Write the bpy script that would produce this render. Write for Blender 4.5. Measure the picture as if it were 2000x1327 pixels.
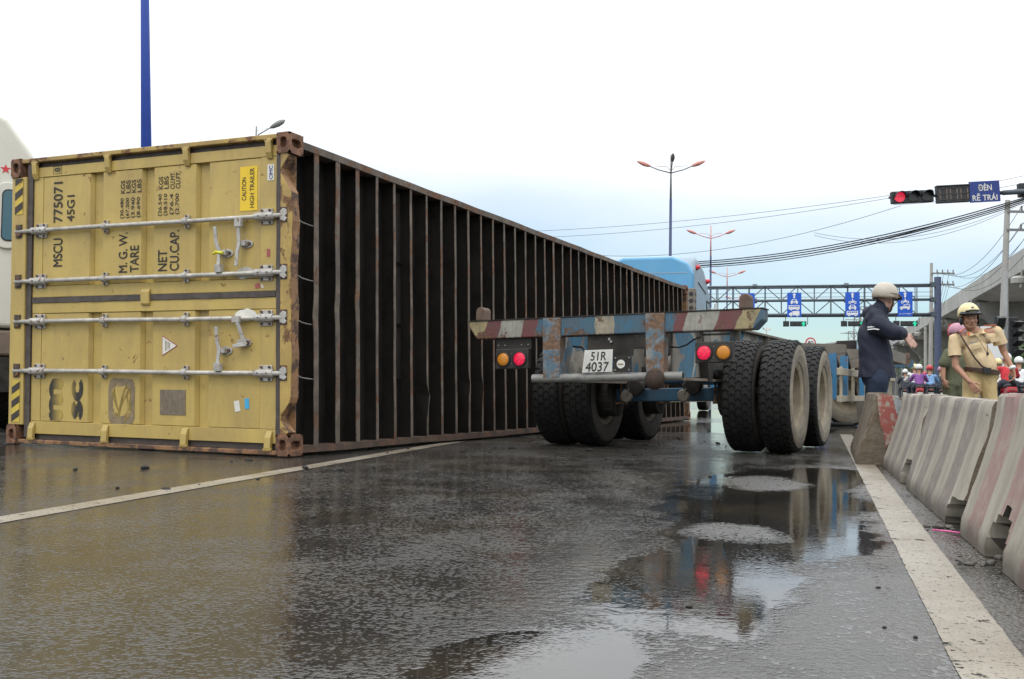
import bpy, bmesh, math, random
from math import sin, cos, pi, radians as R, sqrt, atan2
from mathutils import Vector, Matrix, noise
random.seed(11)
S = bpy.context.scene
for o in list(bpy.data.objects): bpy.data.objects.remove(o)
COL = S.collection

# ------------------------------------------------------------------ camera
CAM_H, PITCH, ROLL, FPX = 0.5411, 0.0464088, 0.0149562, 2030.9
cam = bpy.data.objects.new('camera', bpy.data.cameras.new('camera')); COL.objects.link(cam)
f_ = Vector((0, cos(PITCH), sin(PITCH))); r0 = Vector((1, 0, 0)); u0 = r0.cross(f_)
r_ = cos(ROLL)*r0 + sin(ROLL)*u0; u_ = -sin(ROLL)*r0 + cos(ROLL)*u0
m3 = Matrix((r_, u_, -f_)).transposed()
cam.matrix_world = Matrix.Translation((0, 0, CAM_H)) @ m3.to_4x4()
cam.data.sensor_width = 36; cam.data.lens = FPX/2000*36
cam.data.clip_start = 0.05; cam.data.clip_end = 6000
S.camera = cam
def at(px, py, Y):
    """a point of the place, seen in the photograph at px,py, that stands Y metres ahead"""
    d = r_*((px-1000)/FPX) + u_*((663.5-py)/FPX) + f_
    return Vector((0, 0, CAM_H)) + d*(Y/d.y)

# ------------------------------------------------------------------ sky, sun, exposure
SUN_EL, SUN_AZ = R(58), R(205)          # high, behind the camera and to its left; veiled by cloud
W = bpy.data.worlds.new('World'); S.world = W; W.use_nodes = True
nt = W.node_tree; nt.nodes.clear()
def wn(t, **k):
    n = nt.nodes.new(t)
    for a, v in k.items(): setattr(n, a, v)
    return n
L = nt.links.new
tc = wn('ShaderNodeTexCoord')
sky = wn('ShaderNodeTexSky', sky_type='NISHITA', sun_disc=False, sun_elevation=SUN_EL, sun_rotation=SUN_AZ,
         air_density=1.1, dust_density=0.7, ozone_density=2.0)
skm = wn('ShaderNodeMixRGB', blend_type='MULTIPLY'); skm.inputs[0].default_value = 1
skm.inputs[2].default_value = (0.104, 0.125, 0.136, 1); L(sky.outputs[0], skm.inputs[1])
sep = wn('ShaderNodeSeparateXYZ'); L(tc.outputs['Generated'], sep.inputs[0])
add = wn('ShaderNodeMath', operation='ADD'); add.inputs[1].default_value = 0.16
ab = wn('ShaderNodeMath', operation='ABSOLUTE'); L(sep.outputs[2], ab.inputs[0]); L(ab.outputs[0], add.inputs[0])
dx = wn('ShaderNodeMath', operation='DIVIDE'); L(sep.outputs[0], dx.inputs[0]); L(add.outputs[0], dx.inputs[1])
dy = wn('ShaderNodeMath', operation='DIVIDE'); L(sep.outputs[1], dy.inputs[0]); L(add.outputs[0], dy.inputs[1])
cmb = wn('ShaderNodeCombineXYZ'); L(dx.outputs[0], cmb.inputs[0]); L(dy.outputs[0], cmb.inputs[1])
mp = wn('ShaderNodeMapping'); mp.inputs['Location'].default_value = (3.1, 1.4, 0.7); mp.inputs['Scale'].default_value = (0.42, 0.42, 1)
L(cmb.outputs[0], mp.inputs[0])
nz = wn('ShaderNodeTexNoise'); nz.inputs['Scale'].default_value = 1.0; nz.inputs['Detail'].default_value = 7
nz.inputs['Roughness'].default_value = 0.52; L(mp.outputs[0], nz.inputs['Vector'])
# a closed deck overhead that thins out to pale blue low down
el = wn('ShaderNodeMapRange'); el.inputs[1].default_value = 0.06; el.inputs[2].default_value = 0.27; el.inputs[3].default_value = -0.36; el.inputs[4].default_value = 0.50; L(ab.outputs[0], el.inputs[0])
nel = wn('ShaderNodeMath', operation='ADD'); L(nz.outputs[0], nel.inputs[0]); L(el.outputs[0], nel.inputs[1])
rp = wn('ShaderNodeValToRGB'); rp.color_ramp.elements[0].position = 0.22; rp.color_ramp.elements[1].position = 0.80
rp.color_ramp.elements[0].color = (0.10,)*3+(1,); rp.color_ramp.elements[1].color = (1, 1, 1, 1)
L(nel.outputs[0], rp.inputs[0])
mx = wn('ShaderNodeMixRGB'); L(rp.outputs[0], mx.inputs[0]); L(skm.outputs[0], mx.inputs[1])
# overcast law: the deck is three times as bright overhead as at the horizon
cie = wn('ShaderNodeMapRange'); cie.inputs[1].default_value = 0; cie.inputs[2].default_value = 1; cie.inputs[3].default_value = .95; cie.inputs[4].default_value = 2.4; L(ab.outputs[0], cie.inputs[0])
ccol = wn('ShaderNodeMixRGB', blend_type='MULTIPLY'); ccol.inputs[0].default_value = 1; ccol.inputs[1].default_value = (1.0, 1.03, 1.06, 1); L(cie.outputs[0], ccol.inputs[2])
L(ccol.outputs[0], mx.inputs[2])
bg = wn('ShaderNodeBackground'); bg.inputs[1].default_value = 1.0; L(mx.outputs[0], bg.inputs[0])
wo = wn('ShaderNodeOutputWorld'); L(bg.outputs[0], wo.inputs[0])

sl = bpy.data.lights.new('sun', 'SUN'); sl.energy = 0.7; sl.angle = R(14); sl.color = (1.0, 0.965, 0.91)
sun = bpy.data.objects.new('sun', sl); COL.objects.link(sun)
sd = Vector((sin(SUN_AZ)*cos(SUN_EL), cos(SUN_AZ)*cos(SUN_EL), sin(SUN_EL)))
sun.rotation_euler = sd.to_track_quat('Z', 'Y').to_euler()
S.view_settings.view_transform = 'Standard'; S.view_settings.look = 'None'
S.view_settings.exposure = 0.0; S.view_settings.gamma = 1
S.view_settings.use_curve_mapping = False

# ------------------------------------------------------------------ materials
MATS = {}
class N:
    """small node-tree writer"""
    def __init__(s, name):
        s.m = bpy.data.materials.new(name); s.m.use_nodes = True
        s.t = s.m.node_tree; s.b = s.t.nodes['Principled BSDF']
    def n(s, t, ins=None, **k):
        x = s.t.nodes.new(t)
        for a, v in k.items(): setattr(x, a, v)
        for a, v in (ins or {}).items():
            if isinstance(v, bpy.types.NodeSocket): s.t.links.new(v, x.inputs[a])
            else: x.inputs[a].default_value = v
        return x
    def coords(s, rnd=True):
        c = s.n('ShaderNodeTexCoord')
        if not rnd: return c.outputs['Object']
        i = s.n('ShaderNodeObjectInfo')
        k = s.n('ShaderNodeMath', {0: i.outputs['Random'], 1: 37.0}, operation='MULTIPLY')
        return s.n('ShaderNodeVectorMath', {0: c.outputs['Object'], 1: k.outputs[0]}, operation='ADD').outputs[0]
    def noise(s, vec, scale, detail=4, rough=.55, dist=0):
        return s.n('ShaderNodeTexNoise', {'Vector': vec, 'Scale': scale, 'Detail': detail, 'Roughness': rough, 'Distortion': dist}).outputs[0]
    def ramp(s, v, a, b, ca=(0, 0, 0, 1), cb=(1, 1, 1, 1)):
        r = s.n('ShaderNodeValToRGB', {0: v}); e = r.color_ramp.elements
        e[0].position = a; e[1].position = b; e[0].color = ca; e[1].color = cb
        return r.outputs[0]
    def mix(s, f, a, b, bt='MIX'):
        c = lambda v: v if isinstance(v, bpy.types.NodeSocket) else (tuple(v)+(1,) if len(v) == 3 else v)
        return s.n('ShaderNodeMixRGB', {0: f, 1: c(a), 2: c(b)}, blend_type=bt).outputs[0]
    def math(s, op, a, b=0, clamp=False):
        return s.n('ShaderNodeMath', {0: a, 1: b}, operation=op, use_clamp=clamp).outputs[0]
    def out(s, col=None, rough=None, bump=None, bstr=.3, bdist=.01, **k):
        def put(nm, v):
            if isinstance(v, bpy.types.NodeSocket): s.t.links.new(v, s.b.inputs[nm])
            else: s.b.inputs[nm].default_value = (tuple(v)+(1,) if hasattr(v, '__len__') and len(v) == 3 and nm in ('Base Color', 'Emission Color') else v)
        if col is not None: put('Base Color', col)
        if rough is not None: put('Roughness', rough)
        for a, v in k.items(): put(a.replace('_', ' '), v)
        if bump is not None:
            bn = s.n('ShaderNodeBump', {'Height': bump, 'Strength': bstr, 'Distance': bdist})
            s.t.links.new(bn.outputs[0], s.b.inputs['Normal'])
        MATS[s.m.name] = s.m
        return s.m
def sc(c, k): return tuple(min(1, v*k) for v in c)
RUST = (0.20, 0.085, 0.035); GRIME = (0.055, 0.045, 0.035)
def paint(name, base, rough=.5, metal=0., var=.18, vs=5., rust=0., rcol=RUST, rs=7., dirt=0., dcol=GRIME, ds=2.2, bump=.15, bs=90., streak=None, dent=0, **k):
    """worn paint: tone variation, dirt clouds, rust or bare patches"""
    q = N(name); v = q.coords()
    n1 = q.noise(v, vs, 5, .6)
    col = q.mix(q.ramp(n1, .3, .7), sc(base, 1-var), sc(base, 1+var))
    fine = q.noise(v, bs, 4, .6); fb = fine
    if dent: fine = q.math('ADD', fb, q.math('MULTIPLY', q.noise(v, 3.1, 2, .5), dent))
    col = q.mix(q.math('MULTIPLY', q.ramp(fb, .25, .75), .16), col, sc(base, .55))
    if dirt:
        vv = v
        if streak: vv = q.n('ShaderNodeMapping', {'Vector': v, 'Scale': streak}).outputs[0]
        n2 = q.noise(vv, ds, 6, .65, .6)
        col = q.mix(q.math('MULTIPLY', q.ramp(n2, .42, .72), dirt), col, dcol)
    if rust:
        n3 = q.noise(v, rs, 7, .68, .4)
        e = .66-.3*rust
        rm = q.ramp(n3, e-.02, e+.045)
        n4 = q.noise(v, rs*5, 4, .6)
        rc = q.mix(q.ramp(n4, .3, .7), sc(rcol, .55), sc(rcol, 1.5))
        col = q.mix(rm, col, rc)
        rr = q.mix(rm, (rough,)*3, (.85,)*3)
        bm = q.math('ADD', q.math('MULTIPLY', rm, -.5), q.math('MULTIPLY', fine, .6))
        return q.out(col, rr, bm, bump, .004, Metallic=metal, **k)
    rr = q.math('ADD', q.math('MULTIPLY', n1, .25), rough-.12)
    return q.out(col, rr, fine, bump, .004, Metallic=metal, **k)
def plain(name, base, rough=.5, **k): return N(name).out(base, rough, **k)
def glow(name, base, em, st, rough=.25):
    q = N(name); v = q.coords()
    cell = q.n('ShaderNodeTexVoronoi', {'Vector': v, 'Scale': 90.0}).outputs['Distance']
    c2 = q.mix(q.ramp(cell, .1, .6), sc(em, 1.2), sc(em, .28))
    return q.out(base, rough, Emission_Color=c2, Emission_Strength=st)

paint('container yellow', (.50, .36, .104), .46, var=.10, vs=2.2, rust=.03, rs=10, dirt=.6, dcol=(.29, .20, .085), ds=1.9, bump=.25, dent=5, streak=(1.6, 1, .6))
paint('container yellow worn', (.43, .29, .085), .55, var=.2, rust=.42, rs=6, rcol=(.15, .075, .035), dirt=.6, dcol=(.2, .13, .07), ds=3)
paint('rusty casting', (.20, .095, .05), .72, var=.4, vs=14, rust=.5, rs=16, rcol=(.11, .055, .035), bump=.5, bs=70)
paint('rusty frame', (.24, .12, .055), .7, var=.35, vs=8, rust=.5, rs=9, rcol=(.085, .05, .035), dirt=.5, dcol=(.3, .21, .1), bump=.4)
paint('gasket', (.062, .048, .042), .62, var=.3, vs=20, dirt=.6, dcol=(.12, .095, .08), ds=9)
paint('galvanised rod', (.50, .47, .42), .45, .25, var=.22, vs=12, dirt=.55, dcol=(.2, .17, .13), ds=8, bump=.2)
paint('rod bracket', (.47, .45, .42), .5, .2, var=.2, vs=20, rust=.22, rs=26, dirt=.4, dcol=(.15, .12, .09), ds=12)
paint('dark cam', (.075, .06, .05), .7, .2, var=.4, vs=30, rust=.4, rs=30)
paint('underbody black', (.016, .014, .012), .7, var=.5, vs=3, dirt=.6, dcol=(.035, .027, .02), ds=4, bump=.3, Specular_IOR_Level=.22)
paint('flange rust', (.135, .105, .082), .8, var=.5, vs=6, rust=.40, rs=4, rcol=(.125, .062, .034), dirt=.6, dcol=(.04, .034, .028), ds=5, bump=.4)
paint('rail shaded', (.085, .055, .040), .8, var=.5, vs=6, rust=.4, rs=5, rcol=(.12, .06, .035), bump=.4)
paint('floor underside', (.013, .011, .010), .85, var=.6, vs=2.5, dirt=.5, dcol=(.03, .024, .018), ds=3, Specular_IOR_Level=.22)
paint('stencil black', (.030, .022, .016), .6, var=.3, vs=40)
paint('caution yellow', (.78, .52, .02), .4, var=.06, vs=4)
paint('label white', (.72, .70, .64), .45, var=.08, vs=10, dirt=.3, dcol=(.4, .36, .28), ds=12)
paint('label blue', (.06, .36, .62), .4, var=.1)
paint('label red', (.36, .09, .08), .5, var=.2)
paint('label grime', (.21, .155, .095), .6, var=.3, vs=18, dirt=.5, dcol=(.33, .25, .1), ds=16)
paint('label navy', (.03, .07, .25), .45)
paint('data plate', (.21, .165, .12), .42, .3, var=.25, vs=25)
paint('seal yellow', (.75, .70, .03), .4, var=.05)
paint('hazard black', (.045, .035, .03), .6, var=.3)
paint('hazard yellow', (.58, .42, .06), .55, var=.15, rust=.2)
# trailer
paint('trailer blue', (.04, .115, .18), .55, var=.3, vs=6, rust=.5, rs=5, rcol=(.13, .085, .06), dirt=.6, dcol=(.08, .065, .05), ds=4, bump=.35)
paint('trailer blue clean', (.05, .22, .42), .5, var=.2, rust=.15, rs=9, dirt=.4)
paint('trailer grey', (.20, .175, .145), .7, var=.25, vs=5, dirt=.6, dcol=(.10, .085, .065), ds=3, rust=.12)
paint('post paint', (.085, .155, .21), .6, var=.35, vs=9, rust=.62, rs=8, rcol=(.16, .095, .06), dirt=.75, dcol=(.36, .29, .22), ds=11, bump=.6)
paint('post rust', (.13, .07, .04), .75, var=.4, vs=10, rust=.3, rs=12, rcol=(.05, .14, .2), dirt=.6, dcol=(.45, .38, .3), ds=12, bump=.6)
paint('chassis dark', (.035, .032, .03), .75, var=.4, vs=5, dirt=.5, dcol=(.09, .075, .06), ds=5, bump=.3, Specular_IOR_Level=.22)
paint('axle blue', (.025, .085, .15), .6, var=.3, vs=6, dirt=.6, dcol=(.05, .045, .04), ds=4)
paint('pipe grey', (.22, .215, .20), .6, .2, var=.3, vs=9, rust=.25, rs=8, rcol=(.08, .065, .05), bump=.3)
paint('rusty ball', (.045, .027, .019), .85, var=.4, vs=15, rust=.3, rs=18, rcol=(.08, .04, .026), bump=.7)
paint('lock brown', (.13, .085, .063), .75, var=.3, vs=14, rust=.3, rs=18, rcol=(.12, .07, .045), bump=.4)
paint('rubber tread', (.017, .0165, .016), .66, var=.35, vs=9, dirt=.35, dcol=(.042, .039, .034), ds=4, bump=.35, bs=120, Specular_IOR_Level=.22)
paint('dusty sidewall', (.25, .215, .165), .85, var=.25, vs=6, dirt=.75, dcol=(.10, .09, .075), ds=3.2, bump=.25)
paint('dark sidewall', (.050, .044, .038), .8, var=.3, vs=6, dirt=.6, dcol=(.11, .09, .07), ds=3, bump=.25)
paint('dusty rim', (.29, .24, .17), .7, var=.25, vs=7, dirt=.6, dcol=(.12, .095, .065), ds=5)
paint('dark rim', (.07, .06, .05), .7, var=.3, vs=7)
paint('guard cream', (.42, .37, .28), .75, var=.2, vs=5, dirt=.6, dcol=(.23, .19, .14), ds=4, bump=.25)
paint('plate white', (.62, .61, .57), .42, var=.1, vs=14, dirt=.35, dcol=(.35, .32, .26), ds=9)
plain('plate black', (.02, .02, .02), .5)
glow('red lens', (.5, .01, .03), (1.0, .02, .10), .85)
glow('orange lens', (.50, .19, .02), (.62, .22, .02), .16)
plain('black rubber', (.018, .018, .018), .55)
paint('lamp box', (.028, .024, .021), .6, var=.3, vs=20)
# roadside
paint('blue pole', (.018, .06, .36), .42, var=.08)
paint('blue pole dark', (.015, .035, .12), .45, var=.08)
paint('pink arm', (.62, .27, .23), .5, var=.1)
paint('lamp grey', (.22, .22, .22), .45, var=.1)
paint('gantry grey', (.085, .105, .125), .5, var=.15)
paint('gantry post', (.075, .095, .17), .5, var=.12)
plain('sign blue', (.010, .095, .55), .35)
plain('sign white', (.80, .80, .80), .4)
plain('sign red', (.55, .03, .04), .4)
plain('sign navy', (.012, .035, .20), .4)
paint('signal black', (.022, .023, .026), .5, var=.2)
plain('dark lens', (.035, .035, .035), .3)
glow('green arrow', (.02, .4, .25), (.01, .95, .50), 1.0)
glow('red arrow', (.5, .02, .03), (1.0, .03, .09), 1.3)
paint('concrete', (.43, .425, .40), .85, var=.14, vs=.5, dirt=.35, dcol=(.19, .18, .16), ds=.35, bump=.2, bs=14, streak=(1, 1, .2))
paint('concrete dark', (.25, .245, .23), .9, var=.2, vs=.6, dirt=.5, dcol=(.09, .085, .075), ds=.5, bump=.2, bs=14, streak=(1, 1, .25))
paint('pole concrete', (.40, .385, .36), .85, var=.12, vs=2, dirt=.3, dcol=(.25, .23, .21), ds=2)
plain('cable black', (.012, .013, .015), .6)
paint('debris', (.022, .020, .018), .85, var=.4, vs=60)
paint('pebble', (.11, .10, .09), .8, var=.3, vs=60)
paint('pink straw', (.62, .10, .28), .4)
paint('white paint body', (.64, .62, .55), .38, var=.06, vs=1.5, dirt=.3, dcol=(.45, .43, .37), ds=1.2)
paint('brown sill', (.17, .125, .095), .6, var=.25, vs=4)
plain('window glass', (.03, .10, .13), .06, Metallic=0.0, Specular_IOR_Level=.8)
paint('cab blue', (.105, .34, .58), .38, var=.06, vs=1.2, dirt=.25, dcol=(.25, .4, .52), ds=.9)
paint('cab pale', (.27, .37, .45), .42, var=.08, vs=1.5, dirt=.35, dcol=(.36, .38, .39), ds=1.2)
plain('chrome dull', (.30, .29, .27), .45, Metallic=.5)
# people
def cloth(name, base, var=.14, bs=30, rough=.85, bstr=.35): return paint(name, base, rough, var=var, vs=6, bump=bstr, bs=bs)
cloth('navy raincoat', (.010, .0135, .031), rough=.75, bstr=.5); cloth('navy trousers', (.016, .026, .055))
cloth('khaki', (.62, .47, .28), .09); cloth('khaki trousers', (.55, .41, .20), .1); cloth('olive', (.10, .105, .06))
paint('skin', (.43, .225, .145), .55, var=.12, vs=8); paint('skin light', (.52, .31, .24), .55, var=.1, vs=8)
paint('leather', (.055, .025, .016), .45, var=.2); paint('helmet beige', (.44, .39, .32), .38, var=.08)
paint('helmet yellow', (.68, .58, .30), .3, var=.05); paint('helmet pink', (.42, .20, .27), .35, var=.06)
paint('helmet white', (.72, .72, .70), .35); paint('helmet red', (.5, .04, .05), .35)
plain('black hair', (.012, .010, .009), .5); plain('epaulette red', (.55, .12, .04), .5); plain('black plastic', (.015, .015, .016), .4)
plain('watch white', (.75, .75, .75), .35); plain('lip', (.26, .10, .075), .5)
for nm, c in (('purple', (.22, .08, .28)), ('sky shirt', (.20, .36, .60)), ('white shirt', (.66, .66, .66)), ('red shirt', (.5, .03, .04)), ('dark shirt', (.03, .035, .05)), ('pink shirt', (.6, .25, .3)), ('teal shirt', (.05, .2, .25))): cloth(nm, c)
paint('bike red', (.42, .02, .03), .3); paint('bike black', (.02, .02, .022), .35)
# ------------------------------------------------------------------ mesh helpers
def link(name, me, parent=None):
    o = bpy.data.objects.new(name, me); COL.objects.link(o)
    if parent: o.parent = parent
    return o
def tag(o, label=None, cat=None, group=None, kind=None):
    for k, v in (('label', label), ('category', cat), ('group', group), ('kind', kind)):
        if v: o[k] = v
    return o
def thing(name, label, cat, loc=(0, 0, 0), rz=0, group=None):
    o = bpy.data.objects.new(name, None); COL.objects.link(o)
    o.location = loc; o.rotation_euler = (0, 0, rz); o.empty_display_size = .2
    return tag(o, label, cat, group)
def frame(d):
    d = Vector(d).normalized()
    a = Vector((0, 0, 1)) if abs(d.z) < .9 else Vector((0, 1, 0))
    s = d.cross(a).normalized()
    return s, s.cross(d).normalized()
class MB:
    def __init__(s): s.v = []; s.f = []; s.mi = []; s.cur = 0
    def add(s, vs, fs):
        b = len(s.v); s.v += [tuple(v) for v in vs]
        s.f += [tuple(b+i for i in f) for f in fs]; s.mi += [s.cur]*len(fs); return s
    def box(s, x0, x1, y0, y1, z0, z1, M=None, ch=0):
        vs = [Vector((x, y, z)) for z in (z0, z1) for y in (y0, y1) for x in (x0, x1)]
        if M: vs = [M @ v for v in vs]
        return s.add(vs, [(0, 2, 3, 1), (4, 5, 7, 6), (0, 1, 5, 4), (2, 6, 7, 3), (0, 4, 6, 2), (1, 3, 7, 5)])
    def bar(s, a, b, w, h, up=None):
        a, b = Vector(a), Vector(b); d = (b-a).normalized()
        if up is None: sx, uz = frame(d)
        else:
            sx = d.cross(Vector(up)).normalized(); uz = sx.cross(d)
        q = [(-.5, -.5), (.5, -.5), (.5, .5), (-.5, .5)]
        vs = [p+sx*w*i+uz*h*j for p in (a, b) for i, j in q]
        return s.add(vs, [(3, 2, 1, 0), (4, 5, 6, 7), (0, 1, 5, 4), (1, 2, 6, 5), (2, 3, 7, 6), (3, 0, 4, 7)])
    def tube(s, pts, r, n=8, cap=True):
        pts = [Vector(p) for p in pts]; rs = r if hasattr(r, '__len__') else [r]*len(pts)
        b = []; sx = None
        for i, p in enumerate(pts):
            d = (pts[min(i+1, len(pts)-1)]-pts[max(i-1, 0)]).normalized()
            if sx is None: sx, uz = frame(d)
            else:
                sx = (sx-d*sx.dot(d)).normalized(); uz = sx.cross(d)
            b += [p+(sx*cos(2*pi*k/n)+uz*sin(2*pi*k/n))*rs[i] for k in range(n)]
        fs = [(i*n+k, i*n+(k+1) % n, (i+1)*n+(k+1) % n, (i+1)*n+k) for i in range(len(pts)-1) for k in range(n)]
        if cap: fs += [tuple(range(n-1, -1, -1)), tuple((len(pts)-1)*n+k for k in range(n))]
        return s.add(b, fs)
    def lathe(s, prof, o=(0, 0, 0), ax=(0, 0, 1), n=24, caps=True):
        """prof: (r, along)"""
        o, ax = Vector(o), Vector(ax).normalized(); sx, uz = frame(ax)
        b = [o+ax*h+(sx*cos(2*pi*k/n)+uz*sin(2*pi*k/n))*max(r, 1e-4) for r, h in prof for k in range(n)]
        fs = [(i*n+k, i*n+(k+1) % n, (i+1)*n+(k+1) % n, (i+1)*n+k) for i in range(len(prof)-1) for k in range(n)]
        if caps: fs += [tuple(range(n-1, -1, -1)), tuple((len(prof)-1)*n+k for k in range(n))]
        return s.add(b, fs)
    def prism(s, poly, a, b, M=None):
        """poly in (p,q), extruded from a to b; default axes (x,z) with depth y"""
        M = M or Matrix(((1, 0, 0, 0), (0, 0, 1, 0), (0, 1, 0, 0), (0, 0, 0, 1)))
        n = len(poly)
        vs = [M @ Vector((p, q, d)) for d in (a, b) for p, q in poly]
        return s.add(vs, [tuple(range(n)), tuple(range(2*n-1, n-1, -1))]+[(i, n+i, n+(i+1) % n, (i+1) % n) for i in range(n)])
    def ball(s, c, r, n=10, m=7):
        rx, ry, rz = r if hasattr(r, '__len__') else (r, r, r); c = Vector(c)
        vs = [c+Vector((rx*sin(pi*i/m)*cos(2*pi*k/n), ry*sin(pi*i/m)*sin(2*pi*k/n), rz*cos(pi*i/m))) for i in range(1, m) for k in range(n)]
        t = len(vs); vs += [c+Vector((0, 0, rz)), c-Vector((0, 0, rz))]
        fs = [(i*n+k, (i+1)*n+k, (i+1)*n+(k+1) % n, i*n+(k+1) % n) for i in range(m-2) for k in range(n)]
        fs += [(t, k, (k+1) % n) for k in range(n)]+[(t+1, (m-2)*n+(k+1) % n, (m-2)*n+k) for k in range(n)]
        return s.add(vs, fs)
    def mesh(s, name, mats, smooth=False, fix=True, warp=None, auto=None):
        me = bpy.data.meshes.new(name)
        vs = [tuple(warp(Vector(v))) for v in s.v] if warp else s.v
        me.from_pydata(vs, [], s.f)
        for m in (mats if isinstance(mats, (list, tuple)) else [mats]): me.materials.append(MATS[m])
        me.polygons.foreach_set('material_index', s.mi)
        if fix:
            bm = bmesh.new(); bm.from_mesh(me); bmesh.ops.recalc_face_normals(bm, faces=bm.faces); bm.to_mesh(me); bm.free()
        if smooth:
            me.polygons.foreach_set('use_smooth', [True]*len(me.polygons))
            if auto: me.set_sharp_from_angle(angle=R(auto))
        me.update(); return me
    def build(s, name, mats, parent=None, smooth=False, warp=None, auto=None, bevel=0):
        o = link(name, s.mesh(name, mats, smooth, warp=warp, auto=auto), parent)
        if bevel:
            b = o.modifiers.new('bevel', 'BEVEL'); b.width = bevel; b.segments = 2; b.limit_method = 'ANGLE'
        return o
def ngon_hole(mb, M, outer, inner, depth):
    """plate face with an opening: outer and inner loops have the same vertex count; inner is sunk by depth"""
    n = len(outer)
    vs = [M @ Vector((p, q, 0)) for p, q in outer]+[M @ Vector((p, q, 0)) for p, q in inner]+[M @ Vector((p, q, -depth)) for p, q in inner]
    fs = [(i, (i+1) % n, n+(i+1) % n, n+i) for i in range(n)]+[(n+i, n+(i+1) % n, 2*n+(i+1) % n, 2*n+i) for i in range(n)]
    fs += [tuple(2*n+i for i in range(n))]
    mb.add(vs, fs)
def rect_loop(w, h, n=16):
    per = []
    for i in range(n):
        a = 2*pi*i/n+pi/n
        c, s_ = cos(a), sin(a); k = 1/max(abs(c), abs(s_))
        per.append((w/2*c*k, h/2*s_*k))
    return per
def oval_loop(w, h, n=16, p=.6):
    out = []
    for i in range(n):
        a = 2*pi*i/n+pi/n
        c, s_ = cos(a), sin(a)
        out.append((w/2*abs(c)**p*(1 if c > 0 else -1), h/2*abs(s_)**p*(1 if s_ > 0 else -1)))
    return out
def lettering(body, length, cap, M, mat, parent, name='lettering', bold=0, ext=.0006, warp=None, xs=None):
    """flat raised lettering of a given length and cap height; M places its lower left corner"""
    cu = bpy.data.curves.new('t', 'FONT'); cu.body = body; cu.size = 1; cu.extrude = 0
    o = bpy.data.objects.new('t', cu); COL.objects.link(o)
    dg = bpy.context.evaluated_depsgraph_get()
    me = bpy.data.meshes.new_from_object(o.evaluated_get(dg)); bpy.data.objects.remove(o)
    xsv = [v.co.x for v in me.vertices]; ys = [v.co.y for v in me.vertices]
    x0, x1 = min(xsv), max(xsv); y0 = min(ys) if xs else 0.0; y1 = max(ys)
    if not xs: y0 = min(ys); 
    if bold:
        # heavier strokes: the outline laid down again, shifted a hair
        bm = bmesh.new(); bm.from_mesh(me); src = me.copy(); kb = bold*.9
        for i, (ax, ay) in enumerate(((1, 0), (-1, 0), (0, 1), (0, -1))):
            n0 = len(bm.verts); bm.from_mesh(src); bm.verts.ensure_lookup_table()
            for v in bm.verts[n0:]: v.co += Vector((ax*kb, ay*kb, .004*(i+1)))
        bm.to_mesh(me); bm.free()
    for v in me.vertices:
        p = M @ Vector(((v.co.x-x0)/(x1-x0)*length, (v.co.y-y0)/(y1-y0)*cap, v.co.z*.05))
        v.co = warp(p) if warp else p
    me.materials.clear(); me.materials.append(MATS[mat])
    me.name = name
    return link(name, me, parent)
def copy_tree(o, parent=None):
    c = o.copy(); COL.objects.link(c); c.parent = parent
    for ch in [x for x in ALLCH(o)]: copy_tree(ch, c)
    return c
def ALLCH(o): return [x for x in bpy.data.objects if x.parent == o]

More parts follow.
